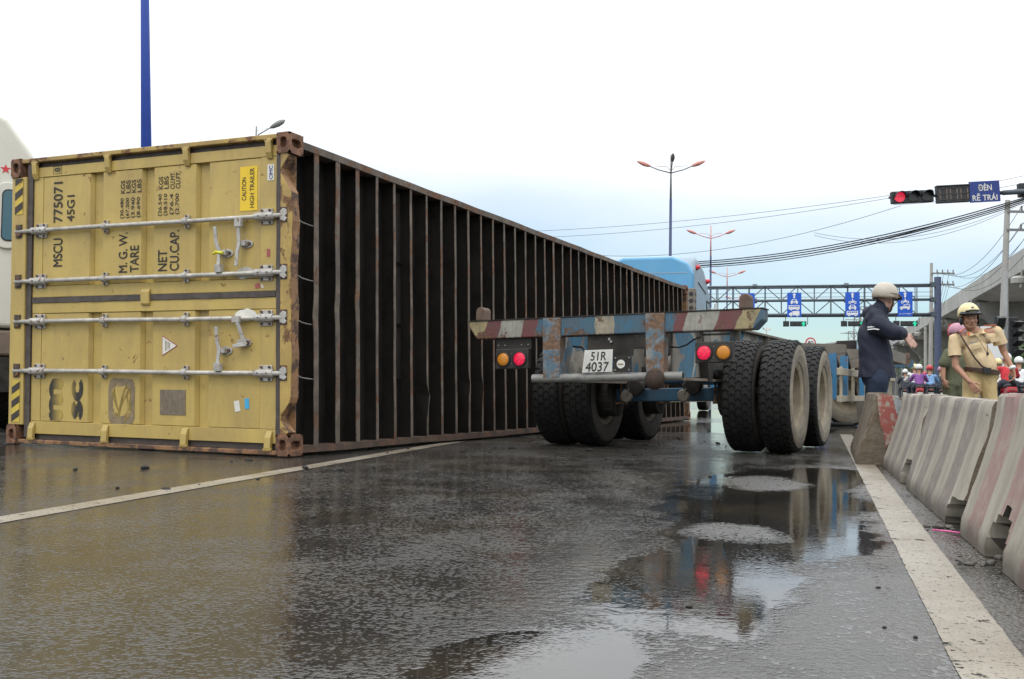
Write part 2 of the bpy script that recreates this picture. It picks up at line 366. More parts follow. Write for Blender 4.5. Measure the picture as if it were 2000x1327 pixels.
# ------------------------------------------------------------------ ground, road, markings
ROAD_YAW = R(15.4)                       # the road runs off to the right of straight ahead
def rdir(s=1): return Vector((sin(ROAD_YAW)*s, cos(ROAD_YAW)*s, 0))
def rlat(s=1): return Vector((cos(ROAD_YAW)*s, -sin(ROAD_YAW)*s, 0))
def asphalt():
    q = N('wet asphalt'); v = q.coords(False)
    sxyz = q.n('ShaderNodeSeparateXYZ', {0: v}); X, Y = sxyz.outputs[0], sxyz.outputs[1]
    wob = q.noise(v, 1.6, 5, .6); wob2 = q.noise(v, 6.5, 4, .6)
    def ell(cx, cy, ax, ay, rot, soft):
        # 1 inside, 0 outside
        c, s_ = cos(rot), sin(rot)
        ex = q.math('SUBTRACT', X, cx); ey = q.math('SUBTRACT', Y, cy)
        u = q.math('DIVIDE', q.math('ADD', q.math('MULTIPLY', ex, c), q.math('MULTIPLY', ey, s_)), ax)
        w = q.math('DIVIDE', q.math('SUBTRACT', q.math('MULTIPLY', ey, c), q.math('MULTIPLY', ex, s_)), ay)
        d = q.math('SQRT', q.math('ADD', q.math('MULTIPLY', u, u), q.math('MULTIPLY', w, w)))
        d = q.math('ADD', d, q.math('MULTIPLY', q.math('SUBTRACT', wob, .5), 1.15))
        d = q.math('ADD', d, q.math('MULTIPLY', q.math('SUBTRACT', wob2, .5), .42))
        mr = q.n('ShaderNodeMapRange', {0: d, 1: 1.0+soft, 2: 1.0-soft, 3: 0.0, 4: 1.0}, clamp=True)
        return mr.outputs[0]
    pools = None
    for e in PUDDLES:
        m = ell(*e); pools = m if pools is None else q.math('MAXIMUM', pools, m)
    for e in ISLANDS:
        pools = q.math('MULTIPLY', pools, q.math('SUBTRACT', 1.0, ell(*e)))
    film = None
    for e in FILM:
        m = ell(*e); film = m if film is None else q.math('MAXIMUM', film, m)
    # chippings stand out of the water film: rough stone tops between smooth wet hollows
    g1 = q.noise(v, 31, 4, .64); g2 = q.noise(v, 85, 3, .65); g3 = q.noise(v, 230, 3, .6); und = q.noise(v, 2.3, 5, .62)
    band = q.noise(q.n('ShaderNodeMapping', {'Vector': v, 'Rotation': (0, 0, ROAD_YAW), 'Scale': (1.6, .35, 1)}).outputs[0], 1.5, 4, .6)
    islands = None
    for e in ISLANDS:
        m = ell(*e); islands = m if islands is None else q.math('MAXIMUM', islands, m)
    damp = q.math('MAXIMUM', film, islands)
    v1 = q.n('ShaderNodeTexVoronoi', {'Vector': v, 'Scale': 78.0}, feature='F1').outputs['Distance']
    h = q.math('ADD', q.math('MULTIPLY', g1, .95), q.math('ADD', q.math('MULTIPLY', q.math('SUBTRACT', 1.0, v1), .55), q.math('MULTIPLY', g2, .55)))
    lev = q.math('ADD', 1.065, q.math('ADD', q.math('MULTIPLY', q.math('SUBTRACT', und, .5), .75), q.math('MULTIPLY', q.math('SUBTRACT', band, .5), .65)))
    lev = q.math('SUBTRACT', lev, q.math('MULTIPLY', damp, .22))
    dry = q.math('SUBTRACT', 1.0, pools)
    chip = q.math('MULTIPLY', q.n('ShaderNodeMapRange', {0: q.math('SUBTRACT', h, lev), 1: -.01, 2: .09, 3: 0.0, 4: 1.0}, clamp=True).outputs[0], dry)
    hw = q.n('ShaderNodeMath', {0: q.math('SUBTRACT', h, lev), 1: 0.0, 2: .06}, operation='SMOOTH_MAX').outputs[0]
    hw = q.math('ADD', hw, q.math('MULTIPLY', g1, .10))
    hw = q.math('MULTIPLY', hw, q.math('SUBTRACT', 1.0, q.math('MULTIPLY', damp, .68)))
    keep = q.math('SUBTRACT', 1.0, q.math('MULTIPLY', pools, .975))
    hh = q.math('MULTIPLY', hw, keep)
    rip = q.noise(q.n('ShaderNodeMapping', {'Vector': v, 'Scale': (1, 1.4, 1)}).outputs[0], 9, 2, .5)
    hh = q.math('ADD', hh, q.math('MULTIPLY', rip, .02))
    tone = q.noise(v, .5, 5, .6)
    c = q.mix(q.ramp(tone, .3, .7), (.020, .0185, .0165), (.040, .036, .031))
    c = q.mix(q.math('MULTIPLY', chip, .6), c, (.068, .064, .058))
    c = q.mix(pools, c, (.018, .0165, .0145))
    silt = q.math('MULTIPLY', q.ramp(q.noise(v, .9, 5, .65), .46, .72), .35)
    c = q.mix(silt, c, (.115, .088, .050))
    rough = q.mix(chip, (.055,)*3, q.mix(damp, (.17,)*3, (.29,)*3))
    rough = q.mix(pools, rough, (.016,)*3)
    b = q.n('ShaderNodeBump', {'Height': hh, 'Strength': 1.0, 'Distance': .0145})
    q.t.links.new(b.outputs[0], q.b.inputs['Normal'])
    q.out(c, rough, IOR=1.5, Specular_IOR_Level=.62)
# standing water in the hollows of the lane: centre x,y, half axes, turn, softness
PUDDLES = [(1.30, 5.3, .52, 2.0, R(-15), .10), (.55, 3.05, .30, .74, R(-12), .11), (.05, 2.1, .23, .33, R(-20), .12), (1.0, 4.0, .44, .75, R(-14), .10), (2.05, 6.8, .30, .7, R(-15), .06), (3.0, 15.5, 3.2, 2.2, 0, .1), (6, 25, 5, 5, 0, .1), (-7, 12.5, 1.8, 1.0, 0, .1)]
ISLANDS = [(1.52, 6.2, .24, .50, R(-10), .16), (.86, 4.02, .17, .24, R(-10), .2), (1.95, 5.45, .13, .26, R(-12), .2)]
FILM = [(.95, 2.45, .55, .95, R(-16), .35), (.35, 1.7, .6, .5, 0, .4), (1.9, 5.5, .4, 3.0, R(-16), .35), (1.0, 9.5, 1.6, 1.2, 0, .4)]
asphalt()
q = N('earth'); v = q.coords(False); q.out(q.mix(q.ramp(q.noise(v, .2, 6), .35, .7), (.07, .065, .05), (.05, .075, .03)), .9)
q = N('paving'); v = q.coords(False)
br = q.n('ShaderNodeTexBrick', {'Vector': v, 'Color1': (.25, .22, .20, 1), 'Color2': (.20, .18, .165, 1), 'Mortar': (.10, .09, .08, 1), 'Scale': 2.5})
q.out(br.outputs[0], .7)
q = N('road paint'); v = q.coords(False)
wear = q.ramp(q.noise(v, 26, 6, .7), .38, .52); dirtm = q.ramp(q.noise(v, 1.4, 5, .65), .35, .7)
c = q.mix(dirtm, (.36, .325, .265), (.21, .172, .122)); c = q.mix(q.math('MULTIPLY', q.ramp(q.noise(v, 110, 3), .56, .66), .8), c, (.10, .085, .07))
crk = q.n('ShaderNodeBump', {'Height': q.noise(v, 120, 4, .7), 'Strength': .6, 'Distance': .003}); q.t.links.new(crk.outputs[0], q.b.inputs['Normal'])
holes = q.math('SUBTRACT', 1.0, q.math('MULTIPLY', q.ramp(q.noise(v, 13, 7, .75), .585, .625), 1.0))
holes = q.math('MULTIPLY', holes, q.math('SUBTRACT', 1.0, q.ramp(q.noise(v, 62, 5, .7), .59, .64)))
q.out(c, .34, Alpha=holes)
tag(MB().add([(-2500, -500, -.3), (2500, -500, -.3), (2500, 4500, -.3), (-2500, 4500, -.3)], [(0, 1, 2, 3)]).build('ground', 'earth'), kind='structure')
def strip(name, mat, l0, l1, s0, s1, z, t=.0, kind='structure', n=1, parent=None):
    """a sheet along the road between two lateral offsets"""
    mb = MB(); vs = []; fs = []
    for i in range(n+1):
        s = s0+(s1-s0)*i/n
        for l in (l0, l1): vs.append(rdir(s)+rlat(l)+Vector((0, 0, z)))
    fs = [(2*i, 2*i+1, 2*i+3, 2*i+2) for i in range(n)]
    if t:
        b = len(vs); vs += [v-Vector((0, 0, t)) for v in vs[:b]]
        fs += [(2*i, b+2*i, b+2*i+2, 2*i+2) for i in range(n)]+[(2*i+1, 2*i+3, b+2*i+3, b+2*i+1) for i in range(n)]
        fs += [(0, 1, b+1, b), (2*n, b+2*n, b+2*n+1, 2*n+1)]
    o = mb.add(vs, fs).build(name, mat, parent)
    if kind and not parent: tag(o, kind=kind)
    return o
strip('road', 'wet asphalt', -34, 14.2, -60, 900, 0.0, .25)
strip('pavement', 'paving', 14.2, 34, -60, 900, .14, .4)
strip('kerb', 'concrete', 13.95, 14.25, -60, 900, .155, .3)
# the two lane lines, uneven at the edges
def lane_line(name, p, q_, w):
    p, q_ = Vector(p), Vector(q_); d = (q_-p).normalized(); sd = Vector((d.y, -d.x, 0)); n = 240
    vs = []
    for i in range(n+1):
        c = p+(q_-p)*(i/n)
        e1 = .003*noise.noise(Vector((i*.9, 3, 0)))+.003*noise.noise(Vector((i*.21, 8, 0)))
        e2 = .003*noise.noise(Vector((i*.9, 13, 0)))+.003*noise.noise(Vector((i*.21, 18, 0)))
        vs += [c-sd*(w/2+e1), c+sd*(w/2+e2)]
    o = MB().add(vs, [(2*i, 2*i+1, 2*i+3, 2*i+2) for i in range(n)]).build(name, 'road paint')
    o.location.z = .0025
    return tag(o, kind='structure')
lane_line('road_marking', (-2.62, 1.2, 0), (2.69, 24.5, 0), .135)
lane_line('road_marking', (.656, 1.05, 0), (4.34, 13.5, 0), .145)
# ------------------------------------------------------------------ overturned container
CW, CH, CL = 2.438, 2.896, 12.192
cont = thing('shipping_container', 'overturned yellow shipping container lying on its side with ribbed underside showing', 'container', (-1.6622, 7.7138, .006), -.412723)
def shear(p):                      # the fall has racked the frame a little
    return Vector((p.x-.027*(p.z-1.2), p.y, p.z))
def cb(mb, name, mat, parent=None, **k): return mb.build(name, mat, parent or cont, warp=shear, **k)
# corner castings, with their openings
def casting(u0, z0, y0, out_x, out_y, out_z):
    """u0,z0,y0: inner origin; out_*: which way is outside"""
    mb = MB(); dx, dy, dz = .118, .178, .162
    c = Vector((-(u0+dx/2), y0+dy/2, z0+dz/2))
    def face(ax, sgn, w, h, hw, hh):
        nrm = Vector((0, 0, 0)); nrm[ax] = sgn
        a = Vector((0, 0, 0)); b = Vector((0, 0, 0))
        a[(ax+1) % 3] = 1; b[(ax+2) % 3] = 1
        half = (dx, dy, dz)[ax]/2
        M = Matrix((a, b, nrm)).transposed().to_4x4(); M.translation = c+nrm*half
        ngon_hole(mb, M, rect_loop(w, h), oval_loop(hw, hh), .045)
    def flat(ax, sgn):
        h = [dx/2, dy/2, dz/2]; lo = [-v for v in h]; hi = h[:]
        pts = []
        for s1, s2 in ((-1, -1), (1, -1), (1, 1), (-1, 1)):
            p = [0, 0, 0]; p[ax] = sgn*h[ax]; p[(ax+1) % 3] = s1*h[(ax+1) % 3]; p[(ax+2) % 3] = s2*h[(ax+2) % 3]
            pts.append(c+Vector(p))
        mb.add(pts, [(0, 1, 2, 3)])
    dims = (dx, dy, dz)
    for ax, og in ((0, out_x), (1, out_y), (2, out_z)):
        w, h = dims[(ax+1) % 3], dims[(ax+2) % 3]
        hw, hh = (w*.62, h*.42) if ax == 0 else ((w*.40, h*.56) if ax == 1 else (w*.56, h*.48))
        if ax == 0: hw, hh = .118, .064
        if ax == 1: hw, hh = .082, .056
        face(ax, og, w, h, hw, hh); flat(ax, -og)
    o = cb(mb, 'corner_casting', 'rusty casting')
    b = o.modifiers.new('weld', 'WELD'); b.merge_threshold = .0005
    b = o.modifiers.new('bevel', 'BEVEL'); b.width = .006; b.segments = 2; b.limit_method = 'ANGLE'
    return o
for y0, oy in ((0, -1), (CL-.178, 1)):
    for u0, ox in ((0, 1), (CH-.118, -1)):
        for z0, oz in ((0, -1), (CW-.162, 1)):
            casting(u0, z0, y0, ox, oy, oz)
def ub(mb, u0, u1, y0, y1, z0, z1): return mb.box(-u1, -u0, y0, y1, z0, z1)
# end frame: the two corner posts lie flat now, header on the left, sill on the right
for z0, z1, m in ((2.395, 2.432, 'container yellow worn'), (.006, .040, 'rusty frame')):
    mb = MB(); ub(mb, .118, 2.778, .012, .15, z0, z1); cb(mb, 'corner_post', m, bevel=.006)
mb = MB(); ub(mb, 2.722, 2.888, .014, .13, .162, 2.276); hd = cb(mb, 'header', 'container yellow', bevel=.006)
# hazard stripes at both ends of the header
for z0, z1 in ((1.955, 2.262), (.185, .535)):
    mb = MB(); ub(mb, 2.755, 2.845, .0095, .0115, z0, z1); pt = cb(mb, 'hazard_label', 'hazard yellow', hd)
    k = int((z1-z0)/.052)
    for i in range(k):
        if i % 2: continue
        zz = z0+(z1-z0)*i/k; h_ = (z1-z0)/k
        sl = .05 if z0 > 1 else .05
        mb = MB(); P = [(-2.845, min(z1, zz)), (-2.755, min(z1, zz+sl)), (-2.755, min(z1, zz+sl+h_)), (-2.845, min(z1, zz+h_))]
        mb.add([(x, .007, z) for x, z in P], [(0, 1, 2, 3)]); cb(mb, 'hazard_stripe', 'hazard black', hd)
# sill with torn, wavy edge and the two V notches by the castings
prof = [(.088, .162), (.088, 2.276), (.04, 2.276), (.015, 2.262), (.085, 2.165), (.082, 2.120), (.012, 2.005), (-.004, 1.98)]
zs = [1.9-.07*i for i in range(21)]
for z in zs: prof.append((-.004+.020*noise.noise(Vector((z*3.1, 1.7, 0)))+.008*noise.noise(Vector((z*11, 5, 0))), z))
prof += [(-.004, .44), (.008, .40), (.080, .300), (.086, .262), (.015, .180), (.04, .162)]
mb = MB(); mb.prism([(-u, z) for u, z in prof], .010, .018); cb(mb, 'sill_plate', 'container yellow worn')
prof2 = [(u+.001, z) for u, z in prof[2:]]
vs = []; fs = []
for i, (u, z) in enumerate(prof2):
    dep = .105+.012*noise.noise(Vector((z*5, 9, 0)))
    vs += [(-u, .0185, z), (-u, dep, z)]
fs = [(2*i, 2*i+1, 2*i+3, 2*i+2) for i in range(len(prof2)-1)]
mb = MB(); mb.add(vs, fs); so = cb(mb, 'sill_lip', 'rusty frame'); sm_ = so.modifiers.new('thick', 'SOLIDIFY'); sm_.thickness = .007; sm_.offset = 0
mb = MB(); ub(mb, .022, .11, .11, .118, .17, 2.27); cb(mb, 'sill_back', 'rusty frame')
# doors: upper and lower leaf
DY = .048
GR = [(2.030, 1.885), (1.478, 1.345), (.925, .788)]
def door(z0, z1, pz0, pz1, name):
    mb = MB(); ub(mb, .142, 2.662, DY+.040, DY+.06, z0, z1)           # back skin = floor of the grooves
    d = cb(mb, 'door', 'container yellow')
    mb = MB()
    for a, b in ((z0, pz0), (pz1, z1)): ub(mb, .144, 2.660, DY-.006, DY+.039, a, b)
    for a, b in ((.144, .298), (2.556, 2.660)): ub(mb, a, b, DY-.004, DY+.039, pz0+.002, pz1-.002)
    cb(mb, 'door_frame', 'container yellow', d, bevel=.003)
    ed = [2.554]
    for a, b in GR: ed += [a, b]
    ed += [.300]
    for i in range(0, len(ed), 2):
        u1, u0 = ed[i], ed[i+1]; t = .022
        poly = [(-u1+(0 if i == 0 else -t), DY+.039), (-u1, DY), (-u0, DY), (-u0+(0 if i == len(ed)-2 else t), DY+.039)]
        mb = MB(); M = Matrix(((1, 0, 0, 0), (0, 1, 0, 0), (0, 0, 1, 0), (0, 0, 0, 1)))
        mb.prism(poly, pz0+.003, pz1-.003, M); cb(mb, 'door_panel', 'container yellow', d, bevel=.004)
    return d
door_u = door(1.240, 2.352, 1.335, 2.268, 'upper')
door_l = door(.090, 1.192, .195, 1.105, 'lower')
# gaskets
def gasket(pts, w, y):
    mb = MB(); n = 40
    a, b = Vector(pts[0]), Vector(pts[1])
    for i in range(n):
        p = a+(b-a)*i/n; q_ = a+(b-a)*(i+1)/n
    d = (b-a).normalized(); s_ = Vector((d.z, 0, -d.x))
    vs = []
    for i in range(n+1):
        p = a+(b-a)*i/n; e = .005*noise.noise(Vector((i*.5, p.x*3, p.z*3))); e2 = .005*noise.noise(Vector((i*.5, p.x*3+9, p.z*3)))
        for k, yy in ((-1, y), (1, y), (1, y+.035), (-1, y+.035)):
            vs.append(p+s_*(k*(w/2)+(e if k < 0 else e2))+Vector((0, yy, 0)))
    fs = [(4*i+j, 4*i+(j+1) % 4, 4*i+4+(j+1) % 4, 4*i+4+j) for i in range(n) for j in range(4)]+[(3, 2, 1, 0), (4*n, 4*n+1, 4*n+2, 4*n+3)]
    mb.add(vs, fs); return cb(mb, 'door_gasket', 'gasket')
gasket(((-2.692, 0, .06), (-2.692, 0, 2.385)), .056, .030)
gasket(((-.115, 0, .06), (-.115, 0, 2.385)), .052, .030)
gasket(((-2.655, 0, 1.216), (-.15, 0, 1.216)), .044, .034)
gasket(((-2.655, 0, 2.374), (-.15, 0, 2.374)), .046, .066)
gasket(((-2.655, 0, .064), (-.15, 0, .064)), .044, .066)
# hinges: lugs along both long edges
for top in (1, 0):
    for u in (2.630, 1.815, 1.000, .205):
        mb = MB(); s_ = 1 if top else -1; zb = 2.395 if top else .036
        zz = lambda d: zb-s_*d
        pr = [(.012, zz(-.008)), (.004, zz(.02)), (.010, zz(.10)), (.030, zz(.145)), (DY-.008, zz(.15)), (DY-.008, zz(.02)), (.06, zz(-.008))]
        M = Matrix(((0, 0, 1, 0), (1, 0, 0, 0), (0, 1, 0, 0), (0, 0, 0, 1)))
        w = .052 if top else .058
        mb.prism(pr, -u-w/2, -u+w/2, M); hg = cb(mb, 'hinge', 'container yellow', bevel=.008)
        mb = MB(); mb.tube([(-u-.036, .018, zz(.008)), (-u+.036, .018, zz(.008))], .013, 8); cb(mb, 'hinge_pin', 'container yellow worn', hg, smooth=True)
mb = MB(); mb.prism([(.034, 1.150), (.020, 1.165), (.018, 1.26), (.034, 1.285), (DY-.007, 1.285), (DY-.007, 1.150)], -1.452, -1.366, Matrix(((0, 0, 1, 0), (1, 0, 0, 0), (0, 1, 0, 0), (0, 0, 0, 1))))
cb(mb, 'door_lug', 'container yellow', bevel=.008)
# locking rods, brackets, cams, handles
RODY = .012
for k, (z, hu, kind) in enumerate(((1.806, .462, 'up'), (1.376, .648, 'dn'), (1.034, .470, 'loose'), (.617, .650, 'up2'))):
    mb = MB(); mb.tube([(-2.83, RODY, z), (-2.0, RODY, z+.003), (-1.0, RODY, z-.002), (-.065, RODY, z)], .0185, 12)
    rod = cb(mb, 'locking_rod', 'galvanised rod', smooth=True)
    for u in (1.835-.0, .995):
        mb = MB(); mb.tube([(-u-.024, RODY, z), (-u+.024, RODY, z)], .027, 12)
        ub(mb, u-.022, u+.022, RODY+.012, DY-.001, z-.052, z+.052)
        g_ = cb(mb, 'rod_guide', 'rod bracket', rod, bevel=.003)
        for e in (-.042, .042):
            mb = MB(); mb.tube([(-u, RODY+.004, z+e), (-u, RODY+.013, z+e)], .009, 8); cb(mb, 'bolt', 'dark cam', rod)
    for u in (2.560, .235):
        mb = MB(); mb.tube([(-u-.085, RODY, z), (-u+.085, RODY, z)], .030, 12)
        ub(mb, u-.058, u+.058, RODY+.018, DY-.001, z-.060, z+.060)
        cb(mb, 'rod_bearing', 'rod bracket', rod, bevel=.004)
        for e in (-.046, .046):
            for du in (-.036, .036):
                mb = MB(); mb.tube([(-u+du, RODY+.008, z+e), (-u+du, RODY+.019, z+e)], .010, 8); cb(mb, 'bolt', 'dark cam', rod)
        for du in (-.04, .04):
            mb = MB(); mb.tube([(-u+du, RODY-.034, z), (-u+du, RODY-.026, z)], .006, 8); cb(mb, 'bolt', 'dark cam', rod)
    for u, sg in ((2.79, 1), (.055, -1)):
        mb = MB(); pr = [(-.03, -.035), (.012, -.050), (.030, -.030), (.014, -.012), (.030, .006), (.026, .040), (-.004, .050), (-.03, .03)]
        mb.prism([(-u-sg*a_, z+b_) for a_, b_ in pr], RODY-.016, RODY+.016)
        cb(mb, 'locking_cam', 'dark cam' if sg > 0 else 'rod bracket', rod, bevel=.003)
        mb = MB(); ub(mb, u-.03, u+.04, .006, .0135, z-.055, z+.06); cb(mb, 'cam_keeper', 'dark cam', rod)
    # handle
    if kind == 'up':  pts = [(hu, z-.03, -.012), (hu, z-.075, -.014), (hu-.004, z-.20, -.008), (hu+.010, z-.27, -.012), (hu+.012, z-.37, -.02)]
    if kind == 'dn':  pts = [(hu, z+.03, -.012), (hu, z+.075, -.014), (hu-.006, z+.17, -.008), (hu+.026, z+.25, -.012), (hu+.030, z+.36, -.02)]
    if kind == 'up2': pts = [(hu, z+.03, -.012), (hu, z+.075, -.014), (hu-.008, z+.17, -.008), (hu+.008, z+.25, -.012), (hu+.010, z+.345, -.02)]
    if kind == 'loose': pts = [(hu, z-.01, -.022), (hu-.02, z-.05, -.026), (hu-.055, z-.15, -.012), (hu-.075, z-.20, -.004), (hu-.02, z-.205, -.010), (hu+.03, z-.215, -.012)]
    mb = MB()
    for i in range(len(pts)-1):
        a_, b_ = pts[i], pts[i+1]
        A_, B_ = Vector((-a_[0], a_[2], a_[1])), Vector((-b_[0], b_[2], b_[1])); e_ = (B_-A_).normalized()*.006
        mb.bar(A_-e_, B_+e_, .030, .011, up=(0, 1, 0))
    cb(mb, 'handle', 'rod bracket', rod, bevel=.003)
    mb = MB(); sg = -1 if kind in ('up', 'loose') else 1
    if kind != 'loose': ub(mb, hu-.030, hu+.030, RODY-.038, RODY+.0, z+sg*.012-.0, z+sg*.012+.062) if sg > 0 else ub(mb, hu-.030, hu+.030, RODY-.038, RODY, z-.075, z-.012)
    else: ub(mb, hu-.032, hu+.036, RODY-.045, RODY-.02, z-.035, z+.015)
    cb(mb, 'handle_hub', 'rod bracket', rod, bevel=.003)
    hz = {'up': z-.20, 'dn': z+.165, 'up2': z+.17, 'loose': z-.185}[kind]; hx = hu-.03
    mb = MB(); P = [(-hx+.055*cos(2*pi*i/16)*(1.25 if cos(2*pi*i/16) > 0 else 1.0), hz+.034*sin(2*pi*i/16)) for i in range(16)]
    mb.prism(P, DY-.010, DY-.001); cb(mb, 'handle_keeper', 'rod bracket', rod, bevel=.002)
    mb = MB(); mb.tube([(-hx+.038, DY-.02, hz), (-hx+.038, DY-.009, hz)], .014, 8); cb(mb, 'bolt', 'dark cam', rod)
    mb = MB(); mb.tube([(-hx-.038, DY-.024, hz), (-hx-.038, DY-.009, hz)], .017, 8); cb(mb, 'bolt', 'dark cam', rod)
    mb = MB(); ub(mb, hu-.055, hu+.008, DY-.05, DY-.009, hz-.02, hz+.02); cb(mb, 'latch', 'rod bracket', rod, bevel=.004)
    if kind in ('dn', 'loose'):
        # flattened stickers and sealant round the rod
        mb = MB(); n = 18; cx, cz = -.43, z+(.0 if kind == 'dn' else .022)
        P = [(cx+(.105+.03*noise.noise(Vector((i*.9, z, 0))))*cos(2*pi*i/n), cz+(.045+.03*noise.noise(Vector((i*1.3, z+5, 0))))*sin(2*pi*i/n)) for i in range(n)]
        mb.prism(P, DY-.009, DY-.0065); cb(mb, 'torn_label', 'rod bracket' if kind == 'dn' else 'label white')
mb = MB(); mb.tube([(-.665, -.012, 1.545), (-.60, -.03, 1.535)], [.008, .014], 10); mb.tube([(-.71, .0, 1.535), (-.66, -.018, 1.548)], .010, 8); cb(mb, 'seal_bolt', 'seal yellow', smooth=True)
# lettering: reads upwards
def cu(u, z): return u-.027*(z-1.2)
TM = lambda u, z, y: Matrix(((0, -1, 0, -u), (0, 0, -1, y), (1, 0, 0, z), (0, 0, 0, 1)))
def word(s_, uc, cap, z0, z1, mat='stencil black', y=None, bold=.018, par=None):
    u = cu(uc, (z0+z1)/2)-cap/2
    return lettering(s_, z1-z0, cap, TM(u, z0, (DY-.0025) if y is None else y), mat, par or cont, bold=bold, warp=shear)
word('MSCU', 2.392, .100, 1.498, 1.735, y=DY-.003); word('775071', 2.408, .098, 1.872, 2.215, y=DY-.003)
word('8', 2.422, .066, 2.302, 2.338, y=DY-.0085)
mb = MB(); U = cu(2.422, 2.32)
for a, b, c_, d_ in ((U-.048, U+.048, 2.286, 2.289), (U-.048, U+.048, 2.351-.003, 2.351), (U-.048, U-.045, 2.286, 2.351), (U+.045, U+.048, 2.286, 2.351)): ub(mb, a, b, DY-.0085, DY-.0075, c_, d_)
cb(mb, 'lettering_box', 'stencil black')
word('45G1', 2.262, .082, 1.872, 2.094, y=DY-.003)
word('M. G. W.', 1.674, .088, 1.424, 1.752); word('TARE', 1.552, .088, 1.424, 1.640)
word('NET', 1.260, .088, 1.424, 1.592); word('CU.CAP.', 1.142, .090, 1.424, 1.746)
for s_, uc, z0, z1 in (('{30.480', 1.698, 1.866, 2.035), ('KGS', 1.698, 2.075, 2.180), ('{67.200', 1.640, 1.866, 2.035), ('LBS', 1.640, 2.075, 2.180), ('{3.940', 1.582, 1.866, 2.035), ('KGS', 1.582, 2.075, 2.180), ('{8.690', 1.524, 1.866, 2.035), ('LBS', 1.524, 2.075, 2.180),
                   ('{26.540', 1.300, 1.866, 2.045), ('KGS', 1.300, 2.085, 2.185), ('{58.510', 1.244, 1.866, 2.045), ('LBS', 1.244, 2.085, 2.185), ('{76.4', 1.182, 1.870, 2.04), ('CU.MT.', 1.182, 2.08, 2.218), ('{2.700', 1.126, 1.870, 2.04), ('CU.FT.', 1.126, 2.08, 2.218)):
    word(s_, uc, .044, z0, z1, bold=.012)
def label(u0, u1, z0, z1, mat, name='label', y=DY-.003, rot=0):
    zc = (z0+z1)/2; a, b = cu(u0, zc), cu(u1, zc); cx, cz = -(a+b)/2, zc; w, h = (b-a)/2, (z1-z0)/2
    P = [(cx+sx*w*cos(rot)-sz*h*sin(rot), cz+sx*w*sin(rot)+sz*h*cos(rot)) for sx, sz in ((-1, -1), (1, -1), (1, 1), (-1, 1))]
    mb = MB(); mb.prism(P, y, y+.0022); return cb(mb, name, mat)
cl = label(.352, .514, 1.863, 2.206, 'caution yellow')
word('CAUTION', .475, .040, 1.945, 2.122, y=DY-.0045, bold=.006, par=cl); word('HIGH TRAILER', .400, .040, 1.885, 2.192, y=DY-.0045, bold=.006, par=cl)
cl = label(.196, .258, 2.083, 2.206, 'label white', y=DY-.0075); word('CIMC', .224, .032, 2.092, 2.196, 'label navy', y=DY-.009, bold=.02, par=cl)
# warning triangle pointing right
mb = MB(); zc = .827; a = -cu(1.236, zc); mb.prism([(a, zc-.082), (a+.156, zc), (a, zc+.082)], DY-.003, DY-.001); t1 = cb(mb, 'warning_triangle', 'label red')
mb = MB(); mb.prism([(a+.005, zc-.072), (a+.143, zc), (a+.005, zc+.072)], DY-.0045, DY-.0032); cb(mb, 'triangle_face', 'label white', t1)
for i in range(4): mb = MB(); ub(mb, -(a+.032+.014*i)-.006, -(a+.032+.014*i), DY-.0055, DY-.0048, zc-.042+.006*i, zc+.042-.006*i); cb(mb, 'print_line', 'label grime', t1)
pl = label(.985, 1.240, .283, .480, 'data plate', 'data_plate', y=DY-.005)
word('APPROVED', 1.205, .022, .305, .455, 'label grime', y=DY-.0065, bold=0, par=pl)
for i in range(5):
    mb = MB(); uu = cu(1.17-.034*i, .38); ub(mb, uu-.012, uu-.009, DY-.0062, DY-.0052, .30, .46 if i != 2 else .40); cb(mb, 'print_line', 'label grime', pl)
# the patch left by a torn placard: ragged dark rim round bare paint
mb = MB(); n = 40; zc, uc = .380, cu(1.640, .38)
def patch(k, jit, sd_):
    return [(-uc+.138*k*(abs(cos(2*pi*i/n+pi/n))**.35)*(1 if cos(2*pi*i/n+pi/n) > 0 else -1)+jit*noise.noise(Vector((i*.8, sd_, 0))), zc+.186*k*(abs(sin(2*pi*i/n+pi/n))**.35)*(1 if sin(2*pi*i/n+pi/n) > 0 else -1)+jit*noise.noise(Vector((i*.8, sd_+7, 0)))) for i in range(n)]
mb.prism(patch(1, .012, 1), DY-.0028, DY-.0008); pt = cb(mb, 'placard_residue', 'label grime')
mb = MB(); mb.prism(patch(.62, .10, 3), DY-.0036, DY-.003); cb(mb, 'bare_paint', 'container yellow', pt)
# faded company letters, reading upwards, worn away on the right
qf = N('faded letter'); vv = qf.coords(False); sx_ = qf.n('ShaderNodeSeparateXYZ', {0: vv})
gx = qf.math('ADD', sx_.outputs[0], qf.math('MULTIPLY', qf.noise(vv, 9, 5), .05))
fm = qf.n('ShaderNodeMapRange', {0: gx, 1: -2.40+.02, 2: -2.27, 3: 0.0, 4: 1.0}, clamp=True).outputs[0]
gm2 = qf.n('ShaderNodeMapRange', {0: gx, 1: -2.19, 2: -2.10, 3: 1.0, 4: 0.0}, clamp=True).outputs[0]
side_ = qf.math('GREATER_THAN', sx_.outputs[0], -2.22)
fade = qf.math('ADD', qf.math('MULTIPLY', fm, qf.math('SUBTRACT', 1.0, side_)), qf.math('MULTIPLY', gm2, side_))
qf.out(qf.mix(fade, (.03, .025, .02), (.43, .30, .07)), .55)
word('m', 2.357, .125, .231, .533, 'faded letter', bold=.055); word('sc', 2.118, .105, .242, .528, 'faded letter', bold=.055)
label(.462, .512, .322, .405, 'label white', rot=.18); label(.376, .416, .345, .425, 'label blue', rot=.05)
label(.300, .345, 1.262, 1.300, 'label red', y=DY-.0085, rot=.2); label(.215, .245, 1.50, 1.56, 'label red', y=DY-.007)
label(.27, .285, 1.262, 1.292, 'label white', y=DY-.0085, rot=.5)
